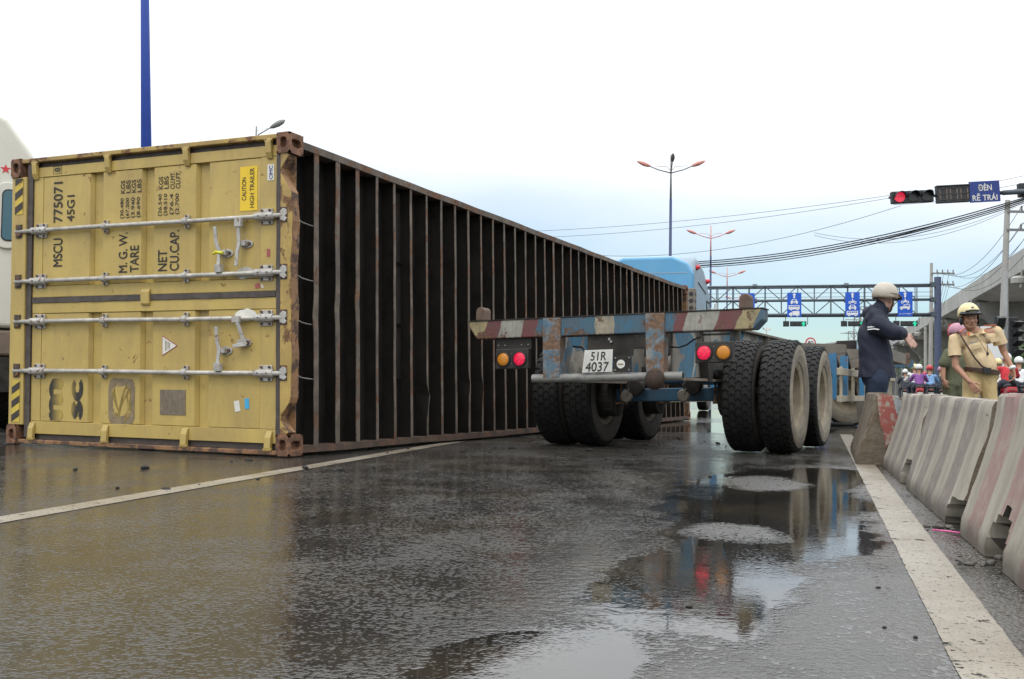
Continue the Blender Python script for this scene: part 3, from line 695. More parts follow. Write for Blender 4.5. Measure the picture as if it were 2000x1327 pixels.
# underside: side rails, cross members, floor
for z0, z1, zl in ((2.345, 2.402, 2.396), (.020, .072, .026)):
    mb = MB(); n = 60
    vs = []
    for i in range(n+1):
        y = .178+(CL-.356)*i/n; w1 = .006*noise.noise(Vector((y*1.7, zl, 0)))+.010*noise.noise(Vector((y*.45, zl+4, 0)))
        for x, z in ((-.16, z0), (-.006+w1*.5, z0+w1), (-.006+w1*.5, z1+w1), (-.16, z1)): vs.append((x, y, z))
    fs = [(4*i+j, 4*i+(j+1) % 4, 4*i+4+(j+1) % 4, 4*i+4+j) for i in range(n) for j in range(4)]+[(3, 2, 1, 0), (4*n, 4*n+1, 4*n+2, 4*n+3)]
    mb.add(vs, fs); cb(mb, 'bottom_rail', 'flange rust' if z0 > 1 else 'rail shaded')  # upper rail's lit tone and lower rail's shade are put into the colour
mb = MB(); mb.box(-.185, -.150, .13, CL-.1, .05, 2.39); cb(mb, 'floor', 'floor underside')
def xmember(bend=None, fl=.05, seed=0):
    mb = MB(); zs = [.073, .2, .45]+[.5+.07*i for i in range(22)]+[2.1, 2.25, 2.344]
    vs = []; nz = len(zs)
    for z in zs:
        off = .004*noise.noise(Vector((z*2, seed, 0)))
        b = 0
        if bend:
            zc, amp = bend
            b = amp*math.exp(-((z-zc)/.085)**2)
        f = fl*(1+.12*noise.noise(Vector((z*6, seed, 2))))
        # web (normal y) then outer flange lip
        vs += [(-.150, 0, z), (-.014+off, 0+b*.3, z), (-.014+off+abs(b)*.25, -f+b, z), (-.020+off+abs(b)*.25, -f+b, z), (-.020+off, -.005+b*.3, z), (-.150, -.005, z)]
    wf, ff = [], []
    for i in range(nz-1):
        a, c = 6*i, 6*i+6
        q4 = lambda j, k: (a+j, a+k, c+k, c+j)
        wf += [q4(0, 1), q4(4, 5), q4(3, 4)]; ff += [q4(1, 2), q4(2, 3)]
    mb.cur = 0; mb.add(vs, wf); b0 = len(mb.v); mb.cur = 1; mb.add(vs, ff)
    return mb.mesh('cross_member', ['underbody black', 'flange rust'], warp=shear)
xm = [xmember(seed=s_, fl=.036) for s_ in range(4)]
special = {0: xmember((1.05, -.022), .062, 7), 1: xmember((1.12, -.03), .058, 8), 2: xmember((1.22, -.03), .055, 9), 6: xmember((.42, .05), .03, 10), 9: xmember((.55, .03), .04, 11), 10: xmember((.52, .035), .03, 12), 17: xmember((1.35, -.03), .05, 13), 28: xmember(None, .085, 14)}
for i in range(39):
    o = link('cross_member', special.get(i, xm[i % 4]), cont); o.location.y = .425+.3*i-.02
# stays in the first bay, and dark filler plates between some members
for z in (1.79, 1.36, 1.02, .60):
    mb = MB(); mb.tube([(-.02, .108, z+.01), (-.03, .2, z-.012), (-.03, .30, z-.02), (-.022, .392, z-.022)], .0055, 6); cb(mb, 'stay', 'pipe grey', smooth=True)
for i, z0, z1 in ((4, 1.10, 1.62), (4, .60, 1.06), (4, 1.66, 2.3), (12, 1.5, 2.3), (12, .6, 1.4), (20, .9, 1.5), (13, .5, 1.1)):
    mb = MB(); mb.box(-.148, -.112, .425+.3*i, .425+.3*i+.235, z0, z1); cb(mb, 'filler_plate', 'underbody black')
for i in range(11, 19):
    for z in (2.1, 1.55, 1.0, .5):
        mb = MB(); mb.box(-.06, -.054, .408+.3*i, .408+.3*i+.05, z, z+.006); cb(mb, 'floor_screw', 'pipe grey')
# the other walls, corrugated, for whoever walks round it
def corr(name, a0, a1, b0, b1, depth, plane):
    mb = MB(); vs = []; n = int((a1-a0)/.07); 
    for i in range(n+1):
        a = a0+(a1-a0)*i/n; d = depth*(1 if (i % 4) in (0, 1) else 0)
        for b in (b0, b1): vs.append(plane(a, b, d))
    mb.add(vs, [(2*i, 2*i+1, 2*i+3, 2*i+2) for i in range(n)]); return cb(mb, name, 'container yellow')
corr('side_wall', .16, CL-.1, -2.75, -.17, .03, lambda a, b, d: Vector((b, a, 2.425-d)))
corr('side_wall', .16, CL-.1, -2.75, -.17, .03, lambda a, b, d: Vector((b, a, .012+d)))
corr('roof', .16, CL-.1, .05, 2.39, .02, lambda a, b, d: Vector((-2.88+d, a, b)))
corr('front_wall', -2.75, -.12, .05, 2.39, .03, lambda a, b, d: Vector((a, CL-.03-d, b)))
for z0 in (.008, 2.392):
    mb = MB(); mb.box(-2.888, -2.80, .178, CL-.178, z0, z0+.04); cb(mb, 'top_rail', 'container yellow worn')
for z0, z1 in ((.008, .16), (2.28, 2.43)):
    mb = MB(); mb.box(-2.778, -.118, CL-.14, CL-.01, z0, z1); cb(mb, 'corner_post', 'container yellow worn')
mb = MB(); mb.box(-.117, -.008, CL-.12, CL-.02, .163, 2.275); cb(mb, 'front_sill', 'rusty frame')
# ------------------------------------------------------------------ skeletal trailer
TYAW = R(26)
trl = thing('semi_trailer', 'rusty empty container trailer with battered blue chassis and lit tail lamps', 'trailer', (.739, 8.165, 0), -TYAW)
def tilt(p): return Vector((p.x, p.y, p.z+.026*p.x))
def tb(mb, name, mat, parent=None, **k): return mb.build(name, mat, parent or trl, warp=tilt, **k)
# rear beam with painted stripes: blue between red, white and yellow chevrons, all flaking
q = N('beam stripes'); v = q.coords(False); sp = q.n('ShaderNodeSeparateXYZ', {0: v})
X = q.math('ADD', sp.outputs[0], q.math('MULTIPLY', q.math('ABSOLUTE', sp.outputs[0]), q.math('MULTIPLY', q.math('SUBTRACT', sp.outputs[2], 1.05), -.38)))
# chevrons lean outwards at the foot on both halves
X = q.math('ADD', X, q.math('MULTIPLY', q.math('SUBTRACT', q.noise(v, 7, 3), .5), .07))
r = q.n('ShaderNodeValToRGB', {0: q.math('ADD', q.math('DIVIDE', X, 2.6), .5)}); r.color_ramp.interpolation = 'CONSTANT'
BL, RD, WH, YE, CR = (.036, .125, .20, 1), (.16, .032, .038, 1), (.36, .345, .30, 1), (.42, .34, .17, 1), (.38, .33, .24, 1)
stops = [(-1.3, YE), (-1.07, RD), (-.93, WH), (-.73, RD), (-.60, BL), (-.10, CR), (.06, BL), (.55, RD), (.62, WH), (.87, RD), (1.03, YE), (1.16, BL)]
e = r.color_ramp.elements
for i, (x, c) in enumerate(stops):
    p = x/2.6+.5
    if i < 2: e[i].position = p; e[i].color = c
    else: e.new(p).color = c
col = r.outputs[0]
col = q.mix(q.math('MULTIPLY', q.ramp(q.noise(v, 9, 6, .7), .33, .72), .72), col, (.095, .08, .065))
st = q.noise(q.n('ShaderNodeMapping', {'Vector': v, 'Scale': (9, 1, .8)}).outputs[0], 6, 4, .6)
col = q.mix(q.math('MULTIPLY', q.ramp(st, .5, .75), .5), col, (.05, .045, .04))
n3 = q.noise(v, 6.5, 8, .7, .5)
zz = q.n('ShaderNodeMapRange', {0: sp.outputs[2], 1: .93, 2: 1.02, 3: .16, 4: 0.0}, clamp=True).outputs[0]
rm = q.ramp(q.math('ADD', n3, zz), .565, .61)
col = q.mix(rm, col, q.mix(q.ramp(q.noise(v, 40, 4), .3, .7), (.05, .03, .022), (.19, .10, .06)))
q.out(col, q.mix(rm, (.5,)*3, (.85,)*3), q.math('ADD', q.math('MULTIPLY', rm, -.6), q.math('MULTIPLY', q.noise(v, 80, 4), .5)), .5, .004)
def ybox(mb, x0, x1, y0, y1, z0, z1): return mb.box(x0, x1, y0, y1, z0, z1)
mb = MB(); mb.prism([(-1.222, 1.120), (-1.222, 1.075), (-1.150, .972), (1.155, .972), (1.222, 1.040), (1.222, 1.120)], 0, .20); beam = tb(mb, 'rear_beam', 'beam stripes', bevel=.008)
mb = MB(); mb.prism([(-1.228, 1.1205), (1.228, 1.1205), (1.228, 1.128), (-1.228, 1.128)], -.006, .205); tb(mb, 'top_flange', 'chassis dark', beam)
for x0, x1, m in ((-.545, -.385, 'post paint'), (.325, .480, 'post paint')):
    mb = MB(); mb.prism([(x0, 1.119), (x1, 1.119), (x1-.003, .64), (x0+.012, .63)], -.016, .10); tb(mb, 'rear_post', m, bevel=.006)
mb = MB(); n = 30
mb.tube([(-.64+1.26*i/n, .02+.006*noise.noise(Vector((i*.4, 1, 0))), .635+.006*noise.noise(Vector((i*.5, 3, 0)))) for i in range(n+1)], .034, 14)
ur = tb(mb, 'underrun_pipe', 'pipe grey', smooth=True, auto=50)
mb = MB(); mb.tube([(.618, .02, .636), (.622, .02, .636)], .027, 14); tb(mb, 'pipe_mouth', 'plate black', ur)
mb = MB(); mb.lathe([(.02, .07), (.05, .06), (.072, .03), (.078, 0), (.072, -.035), (.05, -.07), (.02, -.082)], (.41, -.02, .615), (0, 0, 1), 18); tb(mb, 'buffer_ball', 'rusty ball', smooth=True)
# twist locks on the deck ends
def twistlock(x, y, parent=None):
    mb = MB(); mb.prism([(x-.041, 1.129), (x+.041, 1.129), (x+.041, 1.205)]+[(x+.041*cos(pi*k/8), 1.205+.036*sin(pi*k/8)) for k in range(1, 8)]+[(x-.041, 1.205)], y-.06, y+.06)
    return tb(mb, 'twist_lock', 'lock brown', bevel=.008)
for x in (-1.135, 1.085): twistlock(x, .085)
# plate holder, number plate, label plate
mb = MB(); mb.box(-.168, .218, .03, .036, .80, .972); tb(mb, 'plate_holder', 'chassis dark')
mb = MB(); mb.box(.066, .216, -.012, -.006, .672, .800); hp = tb(mb, 'label_panel', 'chassis dark')
mb = MB(); mb.lathe([(.034, 0), (.034, .0022)], (.130, -.0125, .735), (0, -1, 0), 20); lb = tb(mb, 'round_label', 'label white', hp)
mb = MB(); mb.box(.108, .152, -.0160, -.0150, .729, .739); tb(mb, 'print_line', 'label grime', hp)
for x in (.085, .198):
    for z in (.690, .784): mb = MB(); mb.tube([(x, -.018, z), (x, -.012, z)], .006, 8); tb(mb, 'bolt', 'chrome dull', hp)
for x, z in ((.02, .935), (.035, .915)): mb = MB(); mb.tube([(x, .016, z), (x, .031, z)], .011, 8); tb(mb, 'bolt', 'chrome dull')
mb = MB(); mb.prism([(-.192, .672), (.060, .676), (.066, .852), (-.172, .850)], -.022, -.018); np_ = tb(mb, 'number_plate', 'plate white', bevel=.002)
PM = lambda x, z, y: Matrix(((1, .10, 0, x), (0, 0, -1, y), (.0, 1, 0, z), (0, 0, 0, 1)))
lettering('51R', .130, .066, PM(-.120, .768, -.0235), 'plate black', np_, bold=.012, warp=tilt)
lettering('4037', .192, .072, PM(-.164, .682, -.0235), 'plate black', np_, bold=.012, warp=tilt)
# tail lamps
def lamps(xc, zc, w, h, order):
    mb = MB(); mb.box(xc-w/2, xc+w/2, -.01, .055, zc-h/2, zc+h/2); bx_ = tb(mb, 'tail_lamp', 'lamp box', bevel=.008)
    for k, m in enumerate(order):
        x = xc+(-.074 if k == 0 else .074)
        mb = MB(); mb.lathe([(.062, 0), (.062, .016), (.055, .018), (.055, .004)], (x, -.008, zc-.003), (0, -1, 0), 24); tb(mb, 'lamp_ring', 'black rubber', bx_)
        mb = MB(); mb.lathe([(.054, 0), (.054, .010), (.045, .017), (.02, .021), (.001, .022)], (x, -.008, zc-.003), (0, -1, 0), 24); tb(mb, 'lens', m, bx_, smooth=True)
        for dz in (.03, -.03): mb = MB(); mb.tube([(xc, -.014, zc+dz*1.4), (xc, -.009, zc+dz*1.4)], .006, 6); tb(mb, 'bolt', 'chrome dull', bx_)
    return bx_
lamps(.865, .808, .290, .160, ('red lens', 'orange lens'))
mb = MB(); mb.bar((.77, .03, .885), (.75, .04, .975), .016, .02); mb.bar((.985, .03, .885), (.985, .04, .975), .016, .02); mb.bar((.74, .06, .945), (.99, .06, .945), .02, .014); tb(mb, 'lamp_hanger', 'chassis dark')
b2 = lamps(-.818, .800, .300, .165, ('orange lens', 'red lens'))
mb = MB(); mb.box(-.985, -.665, .04, .048, .875, .972); tb(mb, 'lamp_bracket', 'lamp box')
for x in (-.96, -.9, -.75, -.69): mb = MB(); mb.tube([(x, .03, .915), (x, .041, .915)], .006, 6); tb(mb, 'bolt', 'chrome dull')
mb = MB(); mb.tube([(.49, .12, .862), (.56, .12, .858), (.62, .11, .875), (.68, .09, .912), (.76, .06, .935)], .007, 6); tb(mb, 'cable', 'black rubber', smooth=True)
mb = MB(); mb.tube([(-.40, .3, .90), (-.30, .25, .89), (-.235, .2, .83), (-.20, .1, .76), (-.17, .05, .72)], .009, 6); tb(mb, 'cable', 'black rubber', smooth=True)
# main beams: two I girders with camouflage patches of grey primer, stiffeners
q = N('girder paint'); v = q.coords(False)
pm = q.ramp(q.noise(v, 1.9, 3, .5, 1.0), .50, .52); c = q.mix(pm, (.23, .21, .18), (.05, .17, .27))
pm2 = q.ramp(q.noise(q.n('ShaderNodeMapping', {'Vector': v, 'Location': (5, 3, 1)}).outputs[0], 2.2, 3, .5, 1.0), .56, .575); c = q.mix(pm2, c, (.40, .37, .31))
c = q.mix(q.math('MULTIPLY', q.ramp(q.noise(v, 5, 6, .65), .4, .7), .6), c, (.085, .07, .055)); q.out(c, .75)
for x in (-.47, .47):
    g_ = None
    mb = MB(); mb.prism([(.21, .63), (2.2, .66), (9.2, .74), (10.0, .98), (12.3, .98), (12.3, 1.105), (.21, 1.105)], x-.008, x+.008, Matrix(((0, 0, 1, 0), (1, 0, 0, 0), (0, 1, 0, 0), (0, 0, 0, 1)))); g_ = tb(mb, 'main_girder', 'girder paint')
    mb = MB(); mb.box(x-.075, x+.075, .21, 12.3, 1.106, 1.126); tb(mb, 'girder_flange', 'trailer grey', g_)
    mb = MB(); mb.box(x-.075, x+.075, .21, 2.2, .607, .629); tb(mb, 'girder_flange', 'trailer grey', g_)
    for i in range(9):
        y = .9+1.25*i; s_ = 1 if x > 0 else -1
        mb = MB(); mb.box(x+s_*.0085, x+s_*.07, y, y+.012, .76, 1.105); tb(mb, 'stiffener', 'trailer grey', g_)
# outriggers and cross members
for i, y in enumerate((.9, 2.3, 3.7, 5.6, 7.4, 9.4, 11.2)):
    mb = MB(); mb.prism([(-.46, 1.10), (.46, 1.10), (.46, .90), (-.46, .90)], y, y+.08); tb(mb, 'chassis_cross_member', 'chassis dark')
for y in (4.6, 6.0, 8.0):
    for s_ in (-1, 1):
        mb = MB(); P = [(s_*.48, 1.104), (s_*1.15, 1.06), (s_*1.15, .97), (s_*.48, .80)]
        mb.prism(P, y, y+.07); tb(mb, 'outrigger', 'trailer grey')
mb = MB(); mb.box(-1.22, 1.22, 12.05, 12.3, .98, 1.104); tb(mb, 'front_bolster', 'trailer blue')
for x in (-1.12, 1.12): twistlock(x, 12.18)
mb = MB(); mb.box(.50, .80, 8.2, 9.3, 1.129, 1.29); tb(mb, 'deck_box', 'chassis dark')
mb = MB(); mb.prism([(.80, 1.135), (1.02, 1.135), (1.02, 1.29), (.80, 1.29)], 8.1, 8.14); tb(mb, 'deck_box_door', 'cab pale')
mb = MB(); mb.box(.60, 1.15, 9.4, 11.6, 1.02, 1.20); tb(mb, 'tool_locker', 'trailer grey')
# wheels
def tyre_mesh(dusty):
    mb = MB(); Rt = .488
    prof = [(.285, -.095), (.305, -.122), (.36, -.140), (.41, -.141), (.452, -.132), (.474, -.120), (Rt-.006, -.108), (Rt, -.06), (Rt+.002, 0), (Rt, .06), (Rt-.006, .108), (.474, .120), (.452, .132), (.41, .141), (.36, .140), (.305, .122), (.285, .095), (.262, .09), (.262, -.09), (.285, -.095)]
    n = 48
    for i in range(len(prof)-1):
        mb.cur = 1 if (i < 4 or i > 11) else 0
        mb.lathe(prof[i:i+2], (0, 0, 0), (1, 0, 0), n, False)
    # chevron tread: four ribs of staggered lugs
    mb.cur = 0; K = 42; ht = .014
    for rib in range(4):
        w0 = -.112+.056*rib+.003; w1 = w0+.050; ph_ = .5*(rib % 2)
        sl_ = .018 if rib in (0, 3) else .013
        dirn = 1 if rib < 2 else -1
        for k in range(K):
            def P(w, t, r):
                a = 2*pi*(k+ph_+t)/K
                return Vector((w, r*cos(a), r*sin(a)))
            wm = (w0+w1)/2; vs = []
            base = (Rt-.002 if rib in (1, 2) else Rt-.008); top = base+ht+(.002 if rib in (0, 3) else 0)
            zig = [(w0, .12), (wm, -.14), (w1, .12), (w1, .80), (wm, .54), (w0, .80)]
            for r in (base-.004, top): vs += [P(w, t, r) for w, t in zig]
            mb.add(vs, [(6, 7, 10, 11), (7, 8, 9, 10)]+[(i, (i+1) % 6, 6+(i+1) % 6, 6+i) for i in range(6)])
    # shoulder lugs
    for s_ in (-1, 1):
        for k in range(K):
            a0 = 2*pi*(k+.08)/K; a1 = 2*pi*(k+.62)/K
            vs = [Vector((s_*w, r*cos(a), r*sin(a))) for a in (a0, a1) for w, r in ((.105, Rt+.009), (.126, .478), (.134, .452), (.120, .452), (.105, Rt-.02))]
            mb.add(vs, [(0, 1, 6, 5), (1, 2, 7, 6), (2, 3, 8, 7), (4, 3, 2, 1, 0), (5, 6, 7, 8, 9)])
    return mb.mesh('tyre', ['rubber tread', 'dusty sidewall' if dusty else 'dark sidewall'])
def rim_mesh(dish, mat):
    mb = MB()
    prof = [(.262, -.10), (.296, -.108), (.298, -.100), (.280, -.092), (.258, -.08), (.258, .08), (.280, .092), (.298, .100), (.296, .110), (.275, .104), (.255, .092), (.248, .04), (.240, dish+.05), (.215, dish+.015), (.17, dish), (.105, dish), (.105, dish+.05), (.092, dish+.075), (.03, dish+.085), (.0, dish+.085)]
    mb.lathe(prof, (0, 0, 0), (1, 0, 0), 40, False)
    prof = [(.248, -.06), (.19, dish-.01), (0, dish-.015)]; mb.lathe(prof, (0, 0, 0), (1, 0, 0), 24, False)
    for k in range(10):
        a = 2*pi*k/10; mb.tube([(dish-.005, .14*cos(a), .14*sin(a)), (dish+.032, .14*cos(a), .14*sin(a))], .013, 6)
    return mb.mesh('rim', mat, smooth=True, auto=40)
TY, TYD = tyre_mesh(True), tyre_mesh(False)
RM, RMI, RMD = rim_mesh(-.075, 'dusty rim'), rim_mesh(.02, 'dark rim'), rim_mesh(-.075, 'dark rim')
AX = (1.66, 2.97)
def wheel(parent, x, y, z, flip, tm, rm, rot):
    w = bpy.data.objects.new('wheel', None); COL.objects.link(w); w.parent = parent; w.location = (x, y, z)
    t = link('tyre', tm, w); t.rotation_euler = (rot, 0, 0)
    r_o = link('rim', rm, w); r_o.rotation_euler = (rot, 0, pi if flip else 0)
    return w
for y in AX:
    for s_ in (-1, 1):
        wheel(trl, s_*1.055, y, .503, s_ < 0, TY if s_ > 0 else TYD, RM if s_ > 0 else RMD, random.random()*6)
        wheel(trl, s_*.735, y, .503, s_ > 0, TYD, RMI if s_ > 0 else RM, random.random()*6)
for y in AX:
    mb = MB(); mb.box(-.60, .60, y-.065, y+.065, .438, .560); ax_ = tb(mb, 'axle', 'axle blue', bevel=.01)
    for s_ in (-1, 1):
        mb = MB(); mb.tube([(s_*.60, y, .50), (s_*1.0, y, .50)], .06, 10); mb.lathe([(.20, 0), (.20, .17)], (s_*.5 if s_ > 0 else -.67, y, .50), (1, 0, 0), 20); tb(mb, 'brake_drum', 'chassis dark', ax_)
    for x in (.27, -.27):
        mb = MB(); mb.lathe([(.03, -.06), (.075, -.05), (.088, 0), (.088, .05), (.07, .08), (.02, .09)], (x, y-.16, .585), (.15, -1, -.25), 16); ch = tb(mb, 'brake_chamber', 'chassis dark', ax_, smooth=True, auto=40)
        mb = MB(); mb.lathe([(.055, 0), (.060, .02), (.05, .035)], (x-.07, y-.20, .488), (0, -1, 0), 14); mb.tube([(x-.03, y-.24, .60), (x-.055, y-.24, .51)], .008, 6); tb(mb, 'slack_adjuster', 'trailer grey', ax_)
    mb = MB(); mb.tube([(-.5, y+.12, .63), (.5, y+.12, .63)], .028, 10); tb(mb, 'torque_tube', 'axle blue', smooth=True)
for s_ in (-1, 1):
    x = s_*.50
    for y in AX:
        mb = MB()
        for k in range(7): mb.bar((x, y-.48+.05*k, .70-.016*k+.004), (x, y+.48-.05*k, .70-.016*k+.004), .075, .0145)
        tb(mb, 'leaf_spring', 'chassis dark')
        mb = MB()
        for dy in (-.06, .06): mb.bar((x-.05, y+dy, .42), (x-.05, y+dy, .73), .018, .018); mb.bar((x+.05, y+dy, .42), (x+.05, y+dy, .73), .018, .018)
        mb.box(x-.07, x+.07, y-.08, y+.08, .412, .434); tb(mb, 'spring_clamp', 'rusty frame')
    for y in (1.05, 2.31, 3.55):
        mb = MB(); mb.prism([(x-.05, .61), (x+.05, .61), (x+.04, .80), (x-.04, .80)] if 0 else [(y-.10, .78), (y+.10, .78), (y+.05, .60), (y-.05, .60)], x-.058, x+.058, Matrix(((0, 0, 1, 0), (1, 0, 0, 0), (0, 1, 0, 0), (0, 0, 0, 1)))); tb(mb, 'spring_hanger', 'chassis dark')
    mb = MB(); mb.box(s_*.545-.045, s_*.545+.045, 1.50, 1.545, .36, .62); tb(mb, 'mud_plate', 'chassis dark')
for x, y in ((.2, 2.2), (-.25, 2.4)):
    mb = MB(); mb.lathe([(.02, -.36), (.11, -.34), (.125, -.30), (.125, .30), (.11, .34), (.02, .36)], (x, y, .80), (1, .0, 0), 18); tb(mb, 'air_tank', 'trailer grey', smooth=True, auto=40)
# side guards
for s_ in (-1, 1):
    for z, h in ((.735, .075), (.445, .065)):
        mb = MB(); mb.box(s_*1.2-.02, s_*1.2+.02, 3.75, 9.2, z-h/2, z+h/2)
        tb(mb, 'side_guard_rail', 'guard cream', bevel=.004)
    for y in (4.15, 5.05, 6.2, 7.6, 9.0):
        mb = MB(); mb.box(s_*1.17-.02, s_*1.17+.008, y, y+.05, .40, .80); tb(mb, 'side_guard_post', 'guard cream')
    for y in (4.5, 5.35, 7.0): mb = MB(); mb.box(s_*1.02-.04, s_*1.02+.04, y, y+.08, .44, .96); tb(mb, 'support_leg', 'trailer blue clean')
    for y in (4.0, 4.75, 5.7): mb = MB(); mb.bar((s_*1.0, y, 1.0), (s_*1.0, y+.9, .48), .03, .03); tb(mb, 'brace', 'chassis dark')
for s_ in (-1, 1):
    mb = MB(); mb.box(s_*.72-.08, s_*.72+.08, 9.3, 9.46, .12, .98); mb.box(s_*.72-.16, s_*.72+.16, 9.2, 9.56, .09, .12); tb(mb, 'landing_leg', 'trailer grey')
# wheel standing under the gooseneck, and a strip of torn rubber behind the trailer wheels
sw = thing('truck_wheel', 'muddy truck wheel standing on the road under the front of the rusty trailer', 'wheel', (5.62, 17.35, .49), R(-100))
t_ = link('tyre', TY, sw); r_o = link('rim', RM, sw)
# ------------------------------------------------------------------ concrete barriers along the lane
q = N('barrier paint'); v = q.coords(False); sp = q.n('ShaderNodeSeparateXYZ', {0: v})
oi = q.n('ShaderNodeObjectInfo')
yy = q.math('ADD', sp.outputs[1], q.math('MULTIPLY', q.math('SUBTRACT', q.noise(v, 3, 3), .5), .02))
fr = q.math('FRACT', q.math('DIVIDE', q.math('ADD', yy, q.math('MULTIPLY', sp.outputs[2], .0)), .47))
stp = q.ramp(fr, .47, .50)
n1 = q.noise(v, 4, 6, .65); n2 = q.noise(v, 13, 6, .7)
base = q.mix(q.ramp(n1, .3, .7), (.27, .24, .195), (.34, .31, .255))
dark = q.n('ShaderNodeMixRGB', {0: q.math('GREATER_THAN', oi.outputs['Object Index'], .5), 1: (.185, .155, .140, 1), 2: (.26, .165, .15, 1)}).outputs[0]
col = q.mix(q.math('MULTIPLY', stp, q.ramp(n2, .22, .5)), base, dark)
col = q.mix(q.math('MULTIPLY', q.ramp(q.noise(q.n('ShaderNodeMapping', {'Vector': v, 'Scale': (1, 3, .5)}).outputs[0], 3.5, 6, .65), .48, .75), .65), col, (.14, .12, .095))
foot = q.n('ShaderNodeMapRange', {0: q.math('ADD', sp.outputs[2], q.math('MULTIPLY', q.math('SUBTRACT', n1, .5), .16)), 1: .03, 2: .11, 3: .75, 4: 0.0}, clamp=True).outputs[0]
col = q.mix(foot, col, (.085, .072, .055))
chip = q.ramp(q.noise(v, 19, 7, .75), .665, .69); col = q.mix(chip, col, (.11, .10, .085))
q.out(col, .85, q.math('ADD', q.math('MULTIPLY', n2, .6), q.math('MULTIPLY', chip, -.6)), .5, .012)
q = N('bare concrete'); v = q.coords(False)
c = q.mix(q.ramp(q.noise(v, 5, 6, .65), .35, .65), (.11, .085, .06), (.20, .165, .12)); c = q.mix(q.math('MULTIPLY', q.ramp(q.noise(v, 7, 5, .7), .5, .66), .8), c, (.10, .058, .035))
q.out(c, .9, q.noise(v, 28, 6, .7), .8, .02)
q = N('red end paint'); v = q.coords(False)
c = q.mix(q.ramp(q.noise(v, 16, 7, .72), .50, .58), (.30, .085, .07), (.33, .29, .24)); q.out(c, .85, q.noise(v, 30, 5, .7), .5, .01)
plain('broken hole', (.05, .043, .036), .9)  # dark tone stands for the shade inside the barrier holes
def barrier(p, length, yaw, h, label, seed, holes=(), index=0, red_end=False, ztop=lambda t: 0, endbite=0):
    """p: left foot at the near end"""
    root = thing('concrete_barrier', label, 'barrier', (p[0], p[1], .002), -yaw, 'concrete barriers along the lane')
    prof = [(0, 0), (0, .03), (.004, .065), (.012, .085), (.024, .12), (.034, .15), (.046, .185), (.058, .22), (.080, .29), (.112, .400), (.120, .425), (.130, .48), (.138, h-.012), (.150, h), (.20, h+.002), (.25, h), (.262, h-.012), (.27, .48), (.28, .425), (.32, .29), (.388, .085), (.40, .06), (.40, 0)]
    n = 130; m = len(prof); vs = []
    for i in range(n+1):
        t = i/n; y = length*t
        for j, (x, z) in enumerate(prof):
            nx = noise.noise(Vector((y*7+seed*9, z*9, x*3)))*.003+noise.noise(Vector((y*25, z*25+seed, x*9)))*.003
            edge = min(y, length-y)
            ch = max(0, .035-edge)*(.5+noise.noise(Vector((z*9, seed*3+(0 if t < .5 else 5), 1))))
            xx = x+(ch if x < .2 else -ch)*.8+nx*(1 if x < .2 else -1)
            zz = z+(nx*.6 if z > .1 else 0)+ztop(t)*(z/h)
            if j in (9, 10, 11, 12): zz -= ch*.9+max(0, noise.noise(Vector((y*5+seed*4, j*.3, 2)))-.25)*.05
            for hy, hw, hh in holes:
                e = abs(y-hy)/hw+.25*noise.noise(Vector((z*12, y*9, seed)))
                if e < 1 and z < hh*(1.05-.5*e*e) and x < .2: xx += .24*(1-e**10)
            vs.append((xx, y, max(zz, 0)))
    b = len(vs)
    mb = MB(); mb.cur = 0
    mb.add(vs, [(i*m+j, i*m+j+1, (i+1)*m+j+1, (i+1)*m+j) for i in range(n) for j in range(m-1)])
    for fi, f in enumerate(mb.f):          # raw concrete inside the broken places, shade of the hollow put into its colour
        c = sum((Vector(vs[k]) for k in f), Vector())/4
        for hy, hw, hh in holes:
            if abs(c.y-hy) < hw*1.02 and c.z < hh*1.25 and .09 < c.x < .25 and c.z < .24: mb.mi[fi] = 2
    mb.cur = 1
    mb.f.append(tuple(range(m))); mb.mi.append(1); mb.f.append(tuple(n*m+j for j in range(m-1, -1, -1))); mb.mi.append(1)
    o = mb.build('block', ['bare concrete' if red_end else 'barrier paint', 'bare concrete', 'broken hole'], root, smooth=True, auto=35); o.pass_index = index
    if red_end:
        # red paint flaking from the right half of the near end face
        P = [(.150, h-.005), (.262, h-.02), (.285, .42), (.325, .28), (.26, .20), (.215, .13), (.200, .25), (.178, .30), (.165, .40)]
        k = MB(); k.prism(P, -.006, -.002); k.build('end_paint', 'red end paint', root)
    return root
BY = R(15.3)
barrier((2.615, 7.905), 2.0, R(17.0), .543, 'brown stained barrier block with flaking red paint on its end face', 1, index=0, red_end=True)
barrier((2.318, 6.165), 1.70, BY+R(.6), .535, 'pale grey striped barrier block butted against the block with the red end', 2, ((.06, .10, .14),), ztop=lambda t: .004*sin(9*t))
barrier((1.775, 4.19), 1.93, BY, .530, 'grey striped barrier block with chipped white top edge behind the pink one', 3, ((0.06, .16, .10), (1.93, .10, .16)), ztop=lambda t: -.016*(1-t))
barrier((1.195, 2.06), 2.07, BY, .545, 'pinkish striped barrier block with a broken hole at its foot', 4, ((1.33, .15, .15),), index=1)
def chips(c, n, r, sd_):
    rnd = random.Random(sd_)
    for i in range(n):
        x, y = c[0]+rnd.uniform(-r, r), c[1]+rnd.uniform(-r, r); s_ = rnd.uniform(.006, .02)
        stone('concrete_chip', (x, y, s_*.35), s_, 'small grey concrete chip lying by the broken barrier foot', 'stone', 'concrete chips by the barrier', 'pebble', rnd)
